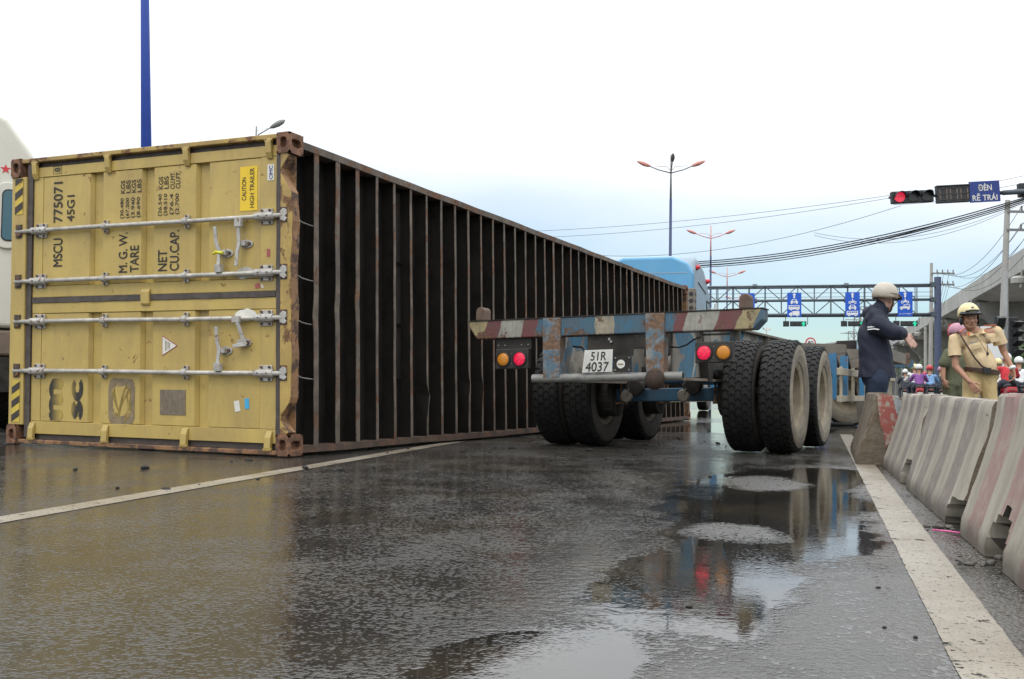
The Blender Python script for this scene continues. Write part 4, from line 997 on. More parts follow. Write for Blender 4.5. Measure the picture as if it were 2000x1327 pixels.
def stone(name, loc, s_, label, cat, group, mat, rnd):
    mb = MB(); mb.ball((0, 0, 0), (s_*rnd.uniform(.8, 1.6), s_*rnd.uniform(.7, 1.2), s_*rnd.uniform(.4, .7)), 7, 5)
    k = rnd.random()*50
    o = mb.build(name, mat, None, warp=lambda p: p*(1+.5*noise.noise(p*60+Vector((k, 0, 0)))))
    o.location = loc; o.rotation_euler = (0, 0, rnd.random()*6); tag(o, label, cat, group); return o
chips((1.555, 3.40), 16, .10, 4); chips((1.72, 4.2), 6, .06, 5)
# scraps of rubber and tar on the road
rnd = random.Random(8)
spots = [(147, 918), (284, 916), (230, 954), (324, 957), (452, 903), (486, 900), (597, 917), (727, 915), (837, 902), (757, 886), (797, 878), (955, 885), (968, 876), (975, 862), (1288, 870), (1317, 876), (1262, 870), (1385, 842), (1402, 867), (1000, 878), (1714, 1149), (1788, 1247), (1727, 1227), (1345, 1186), (1438, 1047), (1100, 905), (1150, 882), (1190, 898), (1048, 868), (1240, 890), (660, 920), (610, 1012), (860, 930)]
for px, py in spots:
    d = at(px, py, 1.0)-Vector((0, 0, CAM_H)); t_ = -CAM_H/d.z; P = Vector((0, 0, CAM_H))+d*t_; s_ = rnd.uniform(.011, .027)*(.35 if P.y < 4 else 1)
    stone('debris_scrap', (P.x, P.y, s_*.3), s_, 'small black scrap of debris on the wet asphalt', 'debris', 'debris on the asphalt', 'debris', rnd)
for i in range(70):
    Y = rnd.uniform(5.2, 12); X = rnd.uniform(-1.6, 2.0)+.25*(Y-6); s_ = rnd.uniform(.004, .012)
    stone('debris_crumb', (X, Y, s_*.3), s_, 'tiny dark crumb of debris scattered on the wet road', 'debris', 'crumbs on the asphalt', 'debris', rnd)
mb = MB(); mb.tube([(1.665, 4.12, .008), (1.71, 4.07, .009), (1.745, 4.03, .008)], .0038, 8); tag(mb.build('drinking_straw', 'pink straw', None, smooth=True), 'thin pink plastic straw on the ground by the barrier', 'straw')
g0 = Vector((5.0, 17.2, .03))
mb = MB(); mb.tube([g0+Vector((-.75, .2, .01)), g0+Vector((-.4, .1, .03)), g0, g0+Vector((.6, -.2, -.005))], [.012, .03, .035, .03], 8); tag(mb.build('rubber_strip', 'black rubber', None, smooth=True), 'dark torn rubber strip lying on the wet road past the trailer wheels', 'rubber strip')

# ------------------------------------------------------------------ blue tractor behind the container
tr = thing('tractor_truck', 'pale blue sleeper cab truck standing behind the overturned container', 'truck', (3.45, 26.25, 0), -R(18.5))
def rb(mb, name, mat, parent=tr, **k): return mb.build(name, mat, parent, **k)
SX = Matrix(((0, 0, 1, 0), (1, 0, 0, 0), (0, 1, 0, 0), (0, 0, 0, 1)))     # profile in (y,z), extruded along x
mb = MB(); mb.prism([(-.15, 1.0), (-.15, 3.55), (.0, 3.86), (.25, 3.95), (1.6, 3.78), (2.6, 3.25), (2.9, 2.9), (3.25, 1.95), (3.5, 1.6), (3.5, .7), (0, .7)], -1.17, 1.17, SX)
cab = rb(mb, 'cab', 'cab pale'); bv = cab.modifiers.new('bevel', 'BEVEL'); bv.width = .16; bv.segments = 4; bv.limit_method = 'ANGLE'
mb = MB(); P = [(-1.02, .95), (1.02, .95), (1.04, 3.35), (.86, 3.60), (-.86, 3.60), (-1.04, 3.35)]
mb.prism(P, -.185, -.151); bw = rb(mb, 'rear_panel', 'cab blue', bevel=.02)
mb = MB(); mb.prism([(-1.12, 2.3), (1.12, 2.3), (1.16, 3.46), (1.0, 3.72), (.62, 3.88), (-.62, 3.88), (-1.0, 3.72), (-1.16, 3.46)], -.24, -.02); o = rb(mb, 'roof_fairing', 'cab blue'); bv = o.modifiers.new('bevel', 'BEVEL'); bv.width = .07; bv.segments = 4; bv.limit_method = 'ANGLE'
for z in (2.88, 3.45): mb = MB(); mb.box(-1.0, 1.0, -.246, -.2405, z, z+.022); rb(mb, 'panel_seam', 'cab pale', o)
for y, z in ((.12, 3.62), (1.95, 3.45)): mb = MB(); mb.lathe([(.07, 0), (.07, .03), (.04, .10), (.005, .12)], (1.165, y, z), (1, 0, .25), 12); rb(mb, 'marker_lamp', 'sign red', smooth=True)
mb = MB(); mb.bar((1.172, .45, 3.28), (1.172, 1.85, 3.12), .02, .03); rb(mb, 'grab_rail', 'chassis dark')
mb = MB(); mb.prism([(1.95, 2.0), (1.95, 2.95), (2.55, 2.95), (2.98, 2.25), (3.0, 2.0)], 1.150, 1.180, SX); wf = rb(mb, 'window_frame', 'chassis dark')
mb = MB(); mb.prism([(2.0, 2.05), (2.0, 2.88), (2.5, 2.88), (2.9, 2.24), (2.92, 2.05)], 1.181, 1.186, SX); rb(mb, 'pane', 'window glass', wf)
mb = MB(); mb.box(1.27, 1.33, 2.75, 2.95, 2.35, 2.95); mb.bar((1.15, 2.85, 2.8), (1.3, 2.85, 2.8), .03, .03); rb(mb, 'mirror', 'helmet white', bevel=.02)
# exhaust stack with its perforated guard
mb = MB(); mb.box(.95, 1.27, -.80, -.48, 1.9, 3.02); ex = rb(mb, 'exhaust_guard', 'trailer grey', bevel=.02)
for i in range(6):
    for j in range(2):
        mb = MB(); mb.lathe([(.055, 0), (.055, .006)], (1.03+.16*j, -.8, 2.03+.17*i), (0, -1, 0), 12); rb(mb, 'guard_hole', 'plate black', ex)
        mb = MB(); mb.lathe([(.04, 0), (.04, .006)], (1.27, -.72+.16*j, 2.03+.17*i), (1, 0, 0), 10); rb(mb, 'guard_hole', 'plate black', ex)
mb = MB(); mb.tube([(1.11, -.64, .9), (1.11, -.64, 1.9)], .09, 12); rb(mb, 'exhaust_pipe', 'chrome dull', ex, smooth=True)
mb = MB(); mb.box(-.55, .85, -.7, -.26, 1.1, 2.75); rb(mb, 'equipment_rack', 'trailer blue clean', bevel=.03)
mb = MB(); mb.box(-1.15, 1.2, -.5, -.1, .95, 2.35); rb(mb, 'side_extender', 'label navy', bevel=.03)
for x in (-.42, .42): mb = MB(); mb.box(x-.05, x+.05, -5.2, 2.4, .62, .9); rb(mb, 'frame_rail', 'chassis dark')
for y in (-1.9, -3.25):
    for x in (-1.05, -.72, .72, 1.05): wheel(tr, x, y, .503, x < 0, TYD, RMD, y)
    mb = MB(); mb.box(-.9, .9, y-.08, y+.08, .42, .58); rb(mb, 'axle', 'chassis dark')
for x in (-1.0, 1.0): wheel(tr, x, 2.75, .503, x < 0, TYD, RMD, x)
mb = MB(); mb.box(-.95, .95, 2.68, 2.82, .42, .55); rb(mb, 'axle', 'chassis dark')
mb = MB(); mb.lathe([(.5, .90), (.5, .97), (.1, .99)], (0, -2.6, 0), (0, 0, 1), 20); rb(mb, 'fifth_wheel', 'chassis dark')
mb = MB(); mb.lathe([(.02, -.6), (.30, -.58), (.33, -.5), (.33, .5), (.30, .58), (.02, .6)], (1.0, .7, .62), (0, 1, 0), 20); rb(mb, 'fuel_tank', 'chrome dull', smooth=True, auto=40)

# ------------------------------------------------------------------ white truck on the left, behind the container
wt = thing('white_truck', 'white truck cab with a small red star beside the yellow container', 'truck', (-5.22, 11.2, 0), R(22))
def wb(mb, name, mat, parent=wt, **k): return mb.build(name, mat, parent, **k)
mb = MB(); mb.prism([(-2.35, 1.10), (0, 1.10), (0, 2.96), (-.06, 3.06), (-.28, 3.36), (-.6, 3.54), (-1.1, 3.60), (-2.0, 3.5), (-2.35, 3.0)], 0, 2.6)
cb_ = wb(mb, 'cab', 'white paint body'); bv = cb_.modifiers.new('bevel', 'BEVEL'); bv.width = .05; bv.segments = 4; bv.limit_method = 'ANGLE'
def rrect(cx, cz, w, h, r, n=5):
    out = []
    for sx, sz, a0 in ((1, 1, 0), (-1, 1, pi/2), (-1, -1, pi), (1, -1, 3*pi/2)):
        for i in range(n+1):
            a = a0+pi/2*i/n; out.append((cx+sx*(w/2-r)+r*cos(a), cz+sz*(h/2-r)+r*sin(a)))
    return out
mb = MB(); mb.prism(rrect(-.235, 2.31, .24, .72, .10), -.03, -.001); fr_ = wb(mb, 'window_frame', 'white paint body', bevel=.012)
mb = MB(); mb.prism(rrect(-.225, 2.31, .145, .56, .06), -.036, -.0305); g_ = wb(mb, 'gasket', 'black rubber', fr_)
mb = MB(); mb.prism(rrect(-.225, 2.31, .120, .53, .05), -.040, -.0365); wb(mb, 'pane', 'window glass', fr_)
mb = MB(); mb.prism([(-.275+.055*(1 if k % 2 == 0 else .4)*sin(2*pi*k/10), 2.81+.055*(1 if k % 2 == 0 else .4)*cos(2*pi*k/10)) for k in range(10)], -.004, -.0008); wb(mb, 'star', 'sign red')
mb = MB(); mb.box(-.375, -.368, -.004, -.0008, 1.15, 2.68); wb(mb, 'seam', 'chassis dark')
mb = MB(); mb.box(-2.33, -.02, .02, 2.5, .80, 1.08); wb(mb, 'lower_skirt', 'brown sill', bevel=.03)
mb = MB(); mb.box(-2.30, -.05, .0, 2.4, .68, .78); wb(mb, 'step', 'label grime', bevel=.02)
mb = MB(); mb.box(-2.2, -.1, -.5, 2.0, .42, .78); wb(mb, 'chassis', 'chassis dark')
for y in (.6, 1.9):
    for x in (-2.05, -.28): wheel(wt, x, y, .503, x < -1, TYD, RMD, y)
# ------------------------------------------------------------------ gantry across the road
GD = R(15.5); gl = at(1300, 770, 77); 
gan = thing('sign_gantry', 'grey tubular truss gantry spanning the road with lane signs', 'gantry')
G1 = at(1826, 770, 66); gdx = Vector((-cos(GD), sin(GD), 0))
def gp(s_, z, dd=0): return Vector((G1.x, G1.y, 0))+gdx*s_+Vector((sin(GD), cos(GD), 0))*dd+Vector((0, 0, z))
HZ = [5.62, 6.56, 7.52]
GLEN = 26
for dd in (0, 1.1):
    for z, r_r in zip(HZ, (.11, .11, .085)):
        if dd and z == HZ[1]: continue
        mb = MB(); mb.tube([gp(0, z, dd), gp(GLEN, z, dd)], r_r*.8, 8); mb.build('chord', 'gantry grey', gan, smooth=True)
    for k, s_ in enumerate([1.05*i for i in range(1, 25)]):
        if dd:
            mb = MB(); mb.tube([gp(s_, HZ[0], dd), gp(s_, HZ[2], dd)], .028, 6); mb.build('vertical', 'gantry grey', gan); continue
        for a, b in ((0, 1), (1, 2)):
            mb = MB(); mb.tube([gp(s_, HZ[a], dd), gp(s_, HZ[b], dd)], .034, 6); mb.build('vertical', 'gantry grey', gan)
            s2 = s_+1.05; up = (k % 2 == 0)
            mb = MB(); mb.tube([gp(s_, HZ[a] if up else HZ[b], dd), gp(s2, HZ[b] if up else HZ[a], dd)], .034, 6); mb.build('diagonal', 'gantry grey', gan)
for z in (6.85, 7.12): mb = MB(); mb.tube([gp(0, z, .8), gp(GLEN, z, .8)], .016, 6); mb.build('handrail', 'gantry grey', gan)
for s_ in (5.35, 11.15, 16.9):
    for z in HZ: mb = MB(); c = gp(s_, z, -.0); mb.tube([c-gdx*.14, c+gdx*.14], .17, 12); mb.build('flange_joint', 'gantry grey', gan)
for s_ in (0, GLEN):
    mb = MB(); mb.tube([gp(s_-.2, -.1, .1), gp(s_-.2, 8.0, .1)], .21, 14); mb.build('post', 'gantry post', gan, smooth=True, auto=50)
    for z in HZ: mb = MB(); mb.bar(gp(s_-.2, z, .1), gp(s_+.25, z, .0), .3, .3); mb.build('bracket', 'gantry grey', gan)
# lane signs and their signals
def icon(kind, M, parent):
    P = []
    def add(poly, m='sign white', lift=0):
        mb = MB(); mb.add([M @ Vector((x, y, .012+lift)) for x, y in poly], [tuple(range(len(poly)))]); mb.build('pictogram', m, parent)
    def rr(x0, x1, y0, y1, m='sign white', lift=0): add([(x0, y0), (x1, y0), (x1, y1), (x0, y1)], m, lift)
    def disc(x, y, r, m='sign white', lift=0): add([(x+r*cos(2*pi*i/12), y+r*sin(2*pi*i/12)) for i in range(12)], m, lift)
    if kind == 'arrow': add([(-.05, -.15), (.05, -.15), (.05, .06), (.11, .06), (0, .18), (-.11, .06), (-.05, .06)])
    if kind == 'car':
        add([(-.22, -.08), (.22, -.08), (.22, .04), (.17, .06), (.12, .16), (-.12, .16), (-.17, .06), (-.22, .04)]); rr(-.20, -.12, -.14, -.08); rr(.12, .20, -.14, -.08)
        add([(-.11, .06), (.11, .06), (.08, .13), (-.08, .13)], 'sign blue', .01); rr(-.1, .1, -.03, -.005, 'sign blue', .01)
    if kind == 'bus':
        rr(-.34, .32, -.10, .15); disc(-.19, -.11, .06); disc(.19, -.11, .06)
        for i in range(5): rr(-.28+.115*i, -.20+.115*i, .04, .115, 'sign blue', .01)
    if kind == 'van':
        add([(-.32, -.10), (.32, -.10), (.32, .16), (-.12, .16), (-.14, .08), (-.24, .06), (-.32, -.02)]); disc(-.18, -.11, .06); disc(.19, -.11, .06); rr(-.10, -.085, -.08, .15, 'sign blue', .01)
    if kind == 'moto':
        disc(-.15, -.07, .085); disc(.15, -.07, .085); add([(-.16, -.08), (.02, -.07), (.16, -.04), (.17, .02), (.05, .04), (.02, .15), (-.04, .15), (.0, .02), (-.12, .02)]); disc(-.15, -.07, .04, 'sign blue', .01); disc(.15, -.07, .04, 'sign blue', .01)
    if kind == 'jeep':
        add([(-.30, -.08), (.28, -.08), (.28, .16), (-.08, .16), (-.08, .04), (-.30, .02)]); disc(-.2, -.10, .065); disc(.18, -.10, .065); rr(.06, .24, .05, .13, 'sign blue', .01); rr(-.04, .03, .05, .13, 'sign blue', .01)
for px, kinds, lab in ((1461, ('arrow', 'bus'), 'blue lane sign half hidden behind the trailer twist lock'), (1551.5, ('arrow', 'car', 'bus', 'van'), 'blue lane sign with arrow, car, bus and van pictograms'), (1664.5, ('arrow', 'moto', 'car', 'bus'), 'blue lane sign with arrow, motorbike, car and bus pictograms'), (1767, ('arrow', 'moto', 'jeep', 'text'), 'blue lane sign with motorbike and jeep pictograms and a line of white text')):
    # distance along the gantry for this bearing
    best = min((abs((1000+FPX*((gp(s_/50, 6).x*r_.x+gp(s_/50, 6).y*r_.y+(6-CAM_H)*r_.z)/((gp(s_/50, 6).x*f_.x+gp(s_/50, 6).y*f_.y+(6-CAM_H)*f_.z)))-px)), s_/50) for s_ in range(0, 1300))[1]
    c = gp(best, 6.27, -.2); w, h = .90, 1.58
    t = thing('lane_sign', lab, 'road sign', c)
    Mx = Matrix((-gdx, Vector((0, 0, 1)), Vector((-sin(GD), -cos(GD), 0)))).transposed().to_4x4()
    mb = MB(); mb.prism([(-w/2, -h/2), (w/2, -h/2), (w/2, h/2), (-w/2, h/2)], -.02, .0, Mx); mb.build('panel', 'sign blue', t)
    for k, kd in enumerate(kinds):
        y = .58-.39*k
        Mi = Mx @ Matrix.Translation((0, y, 0)) @ Matrix.Scale(1.05, 4)
        if kd == 'text': lettering('XE 2 VÀ 3 BÁNH', .72, .09, Mx @ Matrix.Translation((-.36, y-.07, .012)), 'sign white', t, bold=.01)
        else: icon(kd, Mi, t)
    # signal below it
    wpos = gp(best-.05, 5.02, -.1)
    sg = thing('lane_signal', 'black horizontal traffic light with green arrow under the '+{1461: 'partly hidden lane sign', 1551.5: 'van pictogram lane sign', 1664.5: 'motorbike and bus lane sign', 1767: 'jeep pictogram lane sign'}[px], 'traffic light', wpos, 0, 'lane signals under the gantry')
    mb = MB(); mb.prism([(-.32, -.165), (.72, -.165), (.72, .165), (-.32, .165)], -.2, .0, Mx); mb.build('housing', 'signal black', sg, bevel=.02)
    mb = MB(); mb.prism([(-.76, -.18), (-.37, -.18), (-.37, .18), (-.76, .18)], -.12, .0, Mx); mb.build('timer', 'signal black', sg)
    for i in range(2): mb = MB(); mb.lathe([(.12, 0), (.11, .02)], Mx @ Vector((-.15+.34*i, 0, 0)), Mx.to_3x3() @ Vector((0, 0, 1)), 16); mb.build('lens', 'dark lens', sg)
    mb = MB(); mb.add([Mx @ Vector((.54+x*1.25, y*1.0, .02)) for x, y in ((-.05, -.16), (.05, -.16), (.05, .0), (.13, -.02), (0, .16), (-.13, -.02), (-.05, .0))], [tuple(range(7))]); mb.build('arrow', 'green arrow', sg)
    for x in (-.6, .80): mb = MB(); mb.tube([Mx @ Vector((x, -.05, -.05)), Mx @ Vector((x, .58, -.05))], .025, 6); mb.build('hanger', 'gantry grey', sg)
    mb = MB(); mb.tube([Mx @ Vector((.70, 0, -.05)), Mx @ Vector((.82, 0, -.05))], .02, 6); mb.build('hanger', 'gantry grey', sg)

# ------------------------------------------------------------------ mast arm with left-turn signal
MY = 31.0
ma = thing('mast_arm', 'grey mast arm reaching in over the road carrying signal and blue plate', 'signal mast')
A0, A1 = at(1736, 387, MY), at(2120, 366, MY-1)
mb = MB(); mb.tube([at(1958, 377, MY), A1], [.075, .10], 10); mb.build('arm', 'gantry grey', ma, smooth=True)
mb = MB(); mb.tube([at(1736, 386.5, MY), at(1958, 377, MY)], [.035, .06], 10); mb.build('arm_tip', 'signal black', ma, smooth=True)
mb = MB(); mb.tube([Vector((A1.x, A1.y, 0)), A1+Vector((0, 0, .4))], [.16, .11], 12); mb.build('mast', 'gantry grey', ma, smooth=True, auto=50)
def local_frame(p0, p1):
    xax = (p1-p0).normalized(); z_ = Vector((0, 0, 1)); n_ = xax.cross(z_).normalized(); y_ = n_.cross(xax).normalized()
    return Matrix((xax, y_, n_)).transposed().to_4x4()
F0 = local_frame(at(1742, 387, MY), at(1953, 376, MY))
px2m = MY/FPX
def hang(name, label, cat, px, py):
    t = thing(name, label, cat, at(px, py, MY-.18)); return t
sg = hang('traffic_light', 'black horizontal traffic light showing a red left arrow on the mast arm', 'traffic light', 1783, 384)
w, h = 82*px2m, 23.5*px2m
mb = MB(); mb.prism([(-w/2, -h/2), (w/2, -h/2), (w/2, h/2), (-w/2, h/2)], -.18, 0, F0); mb.build('housing', 'signal black', sg, bevel=.02)
for i in range(3):
    x = (-.325+.325*i)*w
    mb = MB(); mb.lathe([(.165, 0), (.165, .012), (.15, .02), (.0, .022)], F0 @ Vector((x, 0, .0)), F0.to_3x3() @ Vector((0, 0, 1)), 20); mb.build('lens', 'dark lens', sg)
    vs = []; n = 14
    for k in range(n+1):
        a = pi*k/n
        vs += [F0 @ Vector((x+.175*cos(a), .175*sin(a)-.01, 0)), F0 @ Vector((x+.175*cos(a), .175*sin(a)-.03, .26*(.45+.55*sin(a))))]
    mb = MB(); mb.add(vs, [(2*k, 2*k+1, 2*k+3, 2*k+2) for k in range(n)]); o = mb.build('visor', 'signal black', sg, smooth=True); sm = o.modifiers.new('t', 'SOLIDIFY'); sm.thickness = .008
x = -.325*w
mb = MB(); mb.add([F0 @ Vector((x+.165*cos(2*pi*k/20)*(1.0 if cos(2*pi*k/20) > 0 else 1.0), .155*sin(2*pi*k/20), .026)) for k in range(20)], [tuple(range(20))]); mb.build('lit_lens', 'red arrow', sg)
mb = MB(); mb.bar(F0 @ Vector((x-.05, 0.02, .03)), F0 @ Vector((x+.10, 0.02, .03)), .012, .012); mb.build('arrow_shaft', 'label red', sg)
cd = hang('countdown_timer', 'dark countdown display with three unlit digits between red light and blue plate', 'timer', 1863, 379)
w, h = 66*px2m, 33*px2m
mb = MB(); mb.prism([(-w/2, -h/2), (w/2, -h/2), (w/2, h/2), (-w/2, h/2)], -.16, 0, F0); mb.build('housing', 'signal black', cd, bevel=.015)
mb = MB(); mb.prism([(-w/2-.01, h/2+.003), (w/2, h/2+.003), (w/2, h/2+.02), (-w/2-.01, h/2+.02)], -.17, .05, F0); mb.build('hood', 'lamp grey', cd)
for i in range(3):
    cx = (-.31+.31*i)*w
    for (x0, y0, x1, y1) in ((-.09, .165, .09, .165), (-.09, 0, .09, 0), (-.09, -.165, .09, -.165), (-.1, .02, -.1, .15), (.1, .02, .1, .15), (-.1, -.15, -.1, -.02), (.1, -.15, .1, -.02)):
        mb = MB(); mb.bar(F0 @ Vector((cx+x0, y0, .004)), F0 @ Vector((cx+x1, y1, .004)), .035, .006); mb.build('segment', 'brown sill', cd)
bp = hang('street_sign', 'blue plate on the mast arm with two lines of white Vietnamese text', 'sign', 1923, 374.5)
w, h = 59*px2m, 41*px2m
mb = MB(); mb.prism([(-w/2, -h/2), (w/2, -h/2), (w/2, h/2), (-w/2, h/2)], -.03, .02, F0); mb.build('panel', 'sign navy', bp)
lettering('ĐÈN', .40, .215, F0 @ Matrix.Translation((-.19, .03, .024)), 'label white', bp, bold=.022)
lettering('RẼ TRÁI', .74, .215, F0 @ Matrix.Translation((-.38, -.265, .024)), 'label white', bp, bold=.022)
s2 = hang('traffic_light', 'black signal head on the mast arm beside the blue text plate', 'traffic light', 2010, 371)
mb = MB(); mb.prism([(-.28, -.2), (.6, -.2), (.6, .22), (-.28, .22)], -.2, 0, F0); mb.build('housing', 'signal black', s2, bevel=.03)
for x in (-.08, .25): mb = MB(); mb.lathe([(.13, 0), (.13, .15)], F0 @ Vector((x, 0, 0)), F0.to_3x3() @ Vector((0, 0, 1)), 14); mb.build('visor', 'dark lens', s2)

# ------------------------------------------------------------------ elevated railway on the right
VD = Vector((.2755, .9613, 0)); VL = Vector((.9613, -.2755, 0)); V0 = Vector((36.4, 74, 0))
via = thing('viaduct', 'long grey concrete elevated railway viaduct on flared piers', 'viaduct')
def vp(s_, l, z): return V0+VD*s_+VL*l+Vector((0, 0, z))
spans = [-48+24*i for i in range(0, 26)]
sec = [(0, 9.45), (.0, 11.0), (.35, 11.0), (.45, 9.9), (9.2, 9.9), (9.3, 11.0), (9.65, 11.0), (9.65, 9.45), (8.3, 9.1), (1.4, 9.1)]
def span_mesh(s0, s1):
    mb = MB(); vs = [vp(s_, l, z) for s_ in (s0+.06, s1-.06) for l, z in sec]; n = len(sec)
    mb.add(vs, [tuple(range(n)), tuple(range(2*n-1, n-1, -1))]+[(i, n+i, n+(i+1) % n, (i+1) % n) for i in range(n)])
    return mb
for s_ in spans:
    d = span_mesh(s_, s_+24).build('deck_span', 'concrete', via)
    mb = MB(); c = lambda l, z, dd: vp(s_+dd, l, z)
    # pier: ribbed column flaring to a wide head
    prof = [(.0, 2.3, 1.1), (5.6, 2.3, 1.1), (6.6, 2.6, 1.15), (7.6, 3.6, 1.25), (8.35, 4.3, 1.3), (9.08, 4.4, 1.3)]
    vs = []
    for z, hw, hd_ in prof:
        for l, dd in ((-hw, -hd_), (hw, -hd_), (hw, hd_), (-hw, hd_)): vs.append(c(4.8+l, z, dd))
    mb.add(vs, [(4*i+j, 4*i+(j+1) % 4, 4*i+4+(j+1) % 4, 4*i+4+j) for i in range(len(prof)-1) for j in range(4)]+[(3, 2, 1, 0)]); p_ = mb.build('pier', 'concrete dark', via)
    for k in range(5):
        l = 4.8-1.8+.9*k; mb = MB(); mb.add([c(l+a, z, -1.1-b) for z in (.1, 6.2) for a, b in ((-.14, .01), (-.08, .09), (.08, .09), (.14, .01))], [(0, 1, 5, 4), (1, 2, 6, 5), (2, 3, 7, 6), (4, 5, 6, 7), (0, 3, 2, 1)]); mb.build('rib', 'concrete', p_)
    mb = MB(); mb.lathe([(.05, -.28), (.55, -.2), (.6, .15), (.4, .3), (.05, .34)], c(-.2, 8.75, 0), (0, 0, 1), 12); mb.build('bearing_block', 'concrete', p_)
    mb = MB(); mb.tube([c(-.1, 9.5, -.4), c(-.14, 8.6, -.4), c(-.2, 8.2, -.4)], .07, 6); mb.build('drain_pipe', 'concrete', p_)

# ------------------------------------------------------------------ utility poles and wires
def upole(name, label, base, H_, r0_, r1_, arms, lean=(0, 0)):
    t = thing(name, label, 'utility pole', base)
    top = Vector((lean[0], lean[1], H_))
    mb = MB(); mb.tube([(0, 0, -.1), top], [r0_, r1_], 12); mb.build('pole', 'pole concrete', t, smooth=True, auto=50)
    for z, l0, l1 in arms:
        c = top*(z/H_)
        mb = MB(); mb.bar(c+Vector((l0, -.12, 0)), c+Vector((l1, -.12, 0)), .09, .11); a_ = mb.build('cross_arm', 'lamp grey', t)
        for k in range(4):
            x = l0+(l1-l0)*(.25+.23*k); mb = MB(); mb.lathe([(.03, 0), (.06, .06), (.04, .12), (.06, .18), (.02, .24)], c+Vector((x, -.12, .05)), (0, 0, 1), 8); mb.build('insulator', 'lamp grey', a_)
    return t
p1 = at(1953, 770, 48); P1 = Vector((p1.x, p1.y, 0))
upole('utility_pole', 'tall pale concrete utility pole with cross arms behind the policeman', P1, 9.6, .20, .115, ((9.05, -.05, 2.6), (8.2, -.05, 2.6)), lean=(.42, 0))
mb = MB(); mb.bar(P1+Vector((.0, -.22, 5.0)), P1+Vector((.45, -.22, 5.0)), .12, .12)
p2 = at(1817, 770, 74); P2 = Vector((p2.x, p2.y, 0))
upole('utility_pole', 'thin pale utility pole with two cross arms beside the gantry post', P2, 9.9, .18, .10, ((9.15, -.05, 1.6), (8.35, -.05, 1.6)), lean=(.12, 0))
p3 = at(1808, 770, 100); P3 = Vector((p3.x, p3.y, 0)); upole('utility_pole', 'distant pale utility pole standing in front of the viaduct piers', P3, 7.0, .2, .13, ())
def cable(a, b, sag, r_c, label, n=20, cat='cable', group='overhead wires'):
    pts = [a+(b-a)*(i/n)+Vector((0, 0, -sag*4*(i/n)*(1-i/n))) for i in range(n+1)]
    mb = MB(); mb.tube(pts, r_c, 5, False); return tag(mb.build('overhead_wire', 'cable black', None, smooth=True), label, cat, group)
LB = 'thin black overhead wire strung across the road'
for (x0, y0), (x1, y1), sg_, r_c in (((1040, 452), (1745, 381), .25, .010), ((1060, 464), (1745, 386), .3, .010), ((1150, 498), (1760, 402), .8, .011)):
    cable(at(x0, y0, 62), at(x1, y1, 46), sg_, r_c, LB)
for (x1, y1), (x2, y2), sg_ in (((1745, 381), (2060, 330), .15), ((1745, 386), (2060, 345), .2), ((1745, 400), (2060, 352), .2)): cable(at(x1, y1, 46), at(x2, y2, 42), sg_, .010, 'thin black overhead wire passing behind the mast arm signals')
for k, (y0, y1, sg_) in enumerate(((500, 384, 1.15), (501, 388, 1.2), (503, 391, 1.25), (504, 386, 1.30), (505, 394, 1.3))):
    cable(at(1120, y0+8, 62), at(2010, y1, 44), sg_, .028 if k < 3 else .022, 'thick black bundled cable sagging over the truck and trailer')
for y0, y1, sg_ in ((455, 402, .8), (460, 404, .9)): cable(at(1590, y0, 50), at(1985, y1, 46), sg_, .009, 'thin sagging wire running to the tall utility pole')
for z in (9.25, 8.45):
    for k in range(3): cable(P2+Vector((.55+.4*k, -.12, z)), P1+Vector((1.0+.6*k, -.12, z-.75+.8)), 1.3+.12*k, .013, 'thin wire slung between the two utility poles')
    for k in range(3): cable(P2+Vector((.55+.4*k, -.12, z)), P3+Vector((-.1+.15*k, 0, 6.7)), 1.0, .012, 'thin wire running on to the distant utility pole')
    for k in range(3): cable(P1+Vector((1.0+.6*k, -.12, z+.05)), at(2200, 250+40*k+60*(9-z), 34), .5, .013, 'thin wire leaving the tall utility pole to the right')

# ------------------------------------------------------------------ street lamps
def lamp(base, H_, span, yaw, label, third=False, blue='blue pole dark', frac=.55, group='street lamps on the median'):
    t = thing('street_lamp', label, 'street lamp', base, -yaw, group)
    mb = MB(); mb.tube([(0, 0, 0), (0, 0, H_*.82)], [.10, .065], 10); mb.build('pole', blue, t, smooth=True)
    mb = MB(); mb.tube([(0, 0, H_*.82), (0, 0, H_*1.0)], [.055, .035], 8); mb.build('pole_top', 'pink arm' if not third else 'lamp grey', t, smooth=True)
    heads = [(1, 0), (-1, 0)]+([(0, -1)] if third else [])
    for ax_, ay_ in heads:
        k = span/2; a = Vector((ax_, ay_, 0)); z0 = H_*.925
        pm = 'pink arm' if ax_ else 'lamp grey'
        mb = MB(); mb.tube([Vector((0, 0, z0)), a*k*.35+Vector((0, 0, z0+.16)), a*k*.62+Vector((0, 0, z0+.36))], .032, 6); arm = mb.build('arm', 'lamp grey' if third else 'pink arm', t, smooth=True)
        mb = MB(); mb.tube([Vector((0, 0, z0+.1)), a*k*.12+Vector((0, 0, z0+.32)), a*k*.45+Vector((0, 0, z0+.36))], .014, 5); mb.build('stay', 'lamp grey' if third else 'pink arm', arm, smooth=True)
        d = (a*.93+Vector((0, 0, .36))).normalized()
        c0 = a*k*.58+Vector((0, 0, z0+.34))
        mb = MB(); mb.tube([c0, c0+d*.12, c0+d*.35, c0+d*.60, c0+d*.74], [.035, .085, .115, .075, .02], 10); mb.build('luminaire', pm, t, smooth=True)
    return t
ly = ROAD_YAW
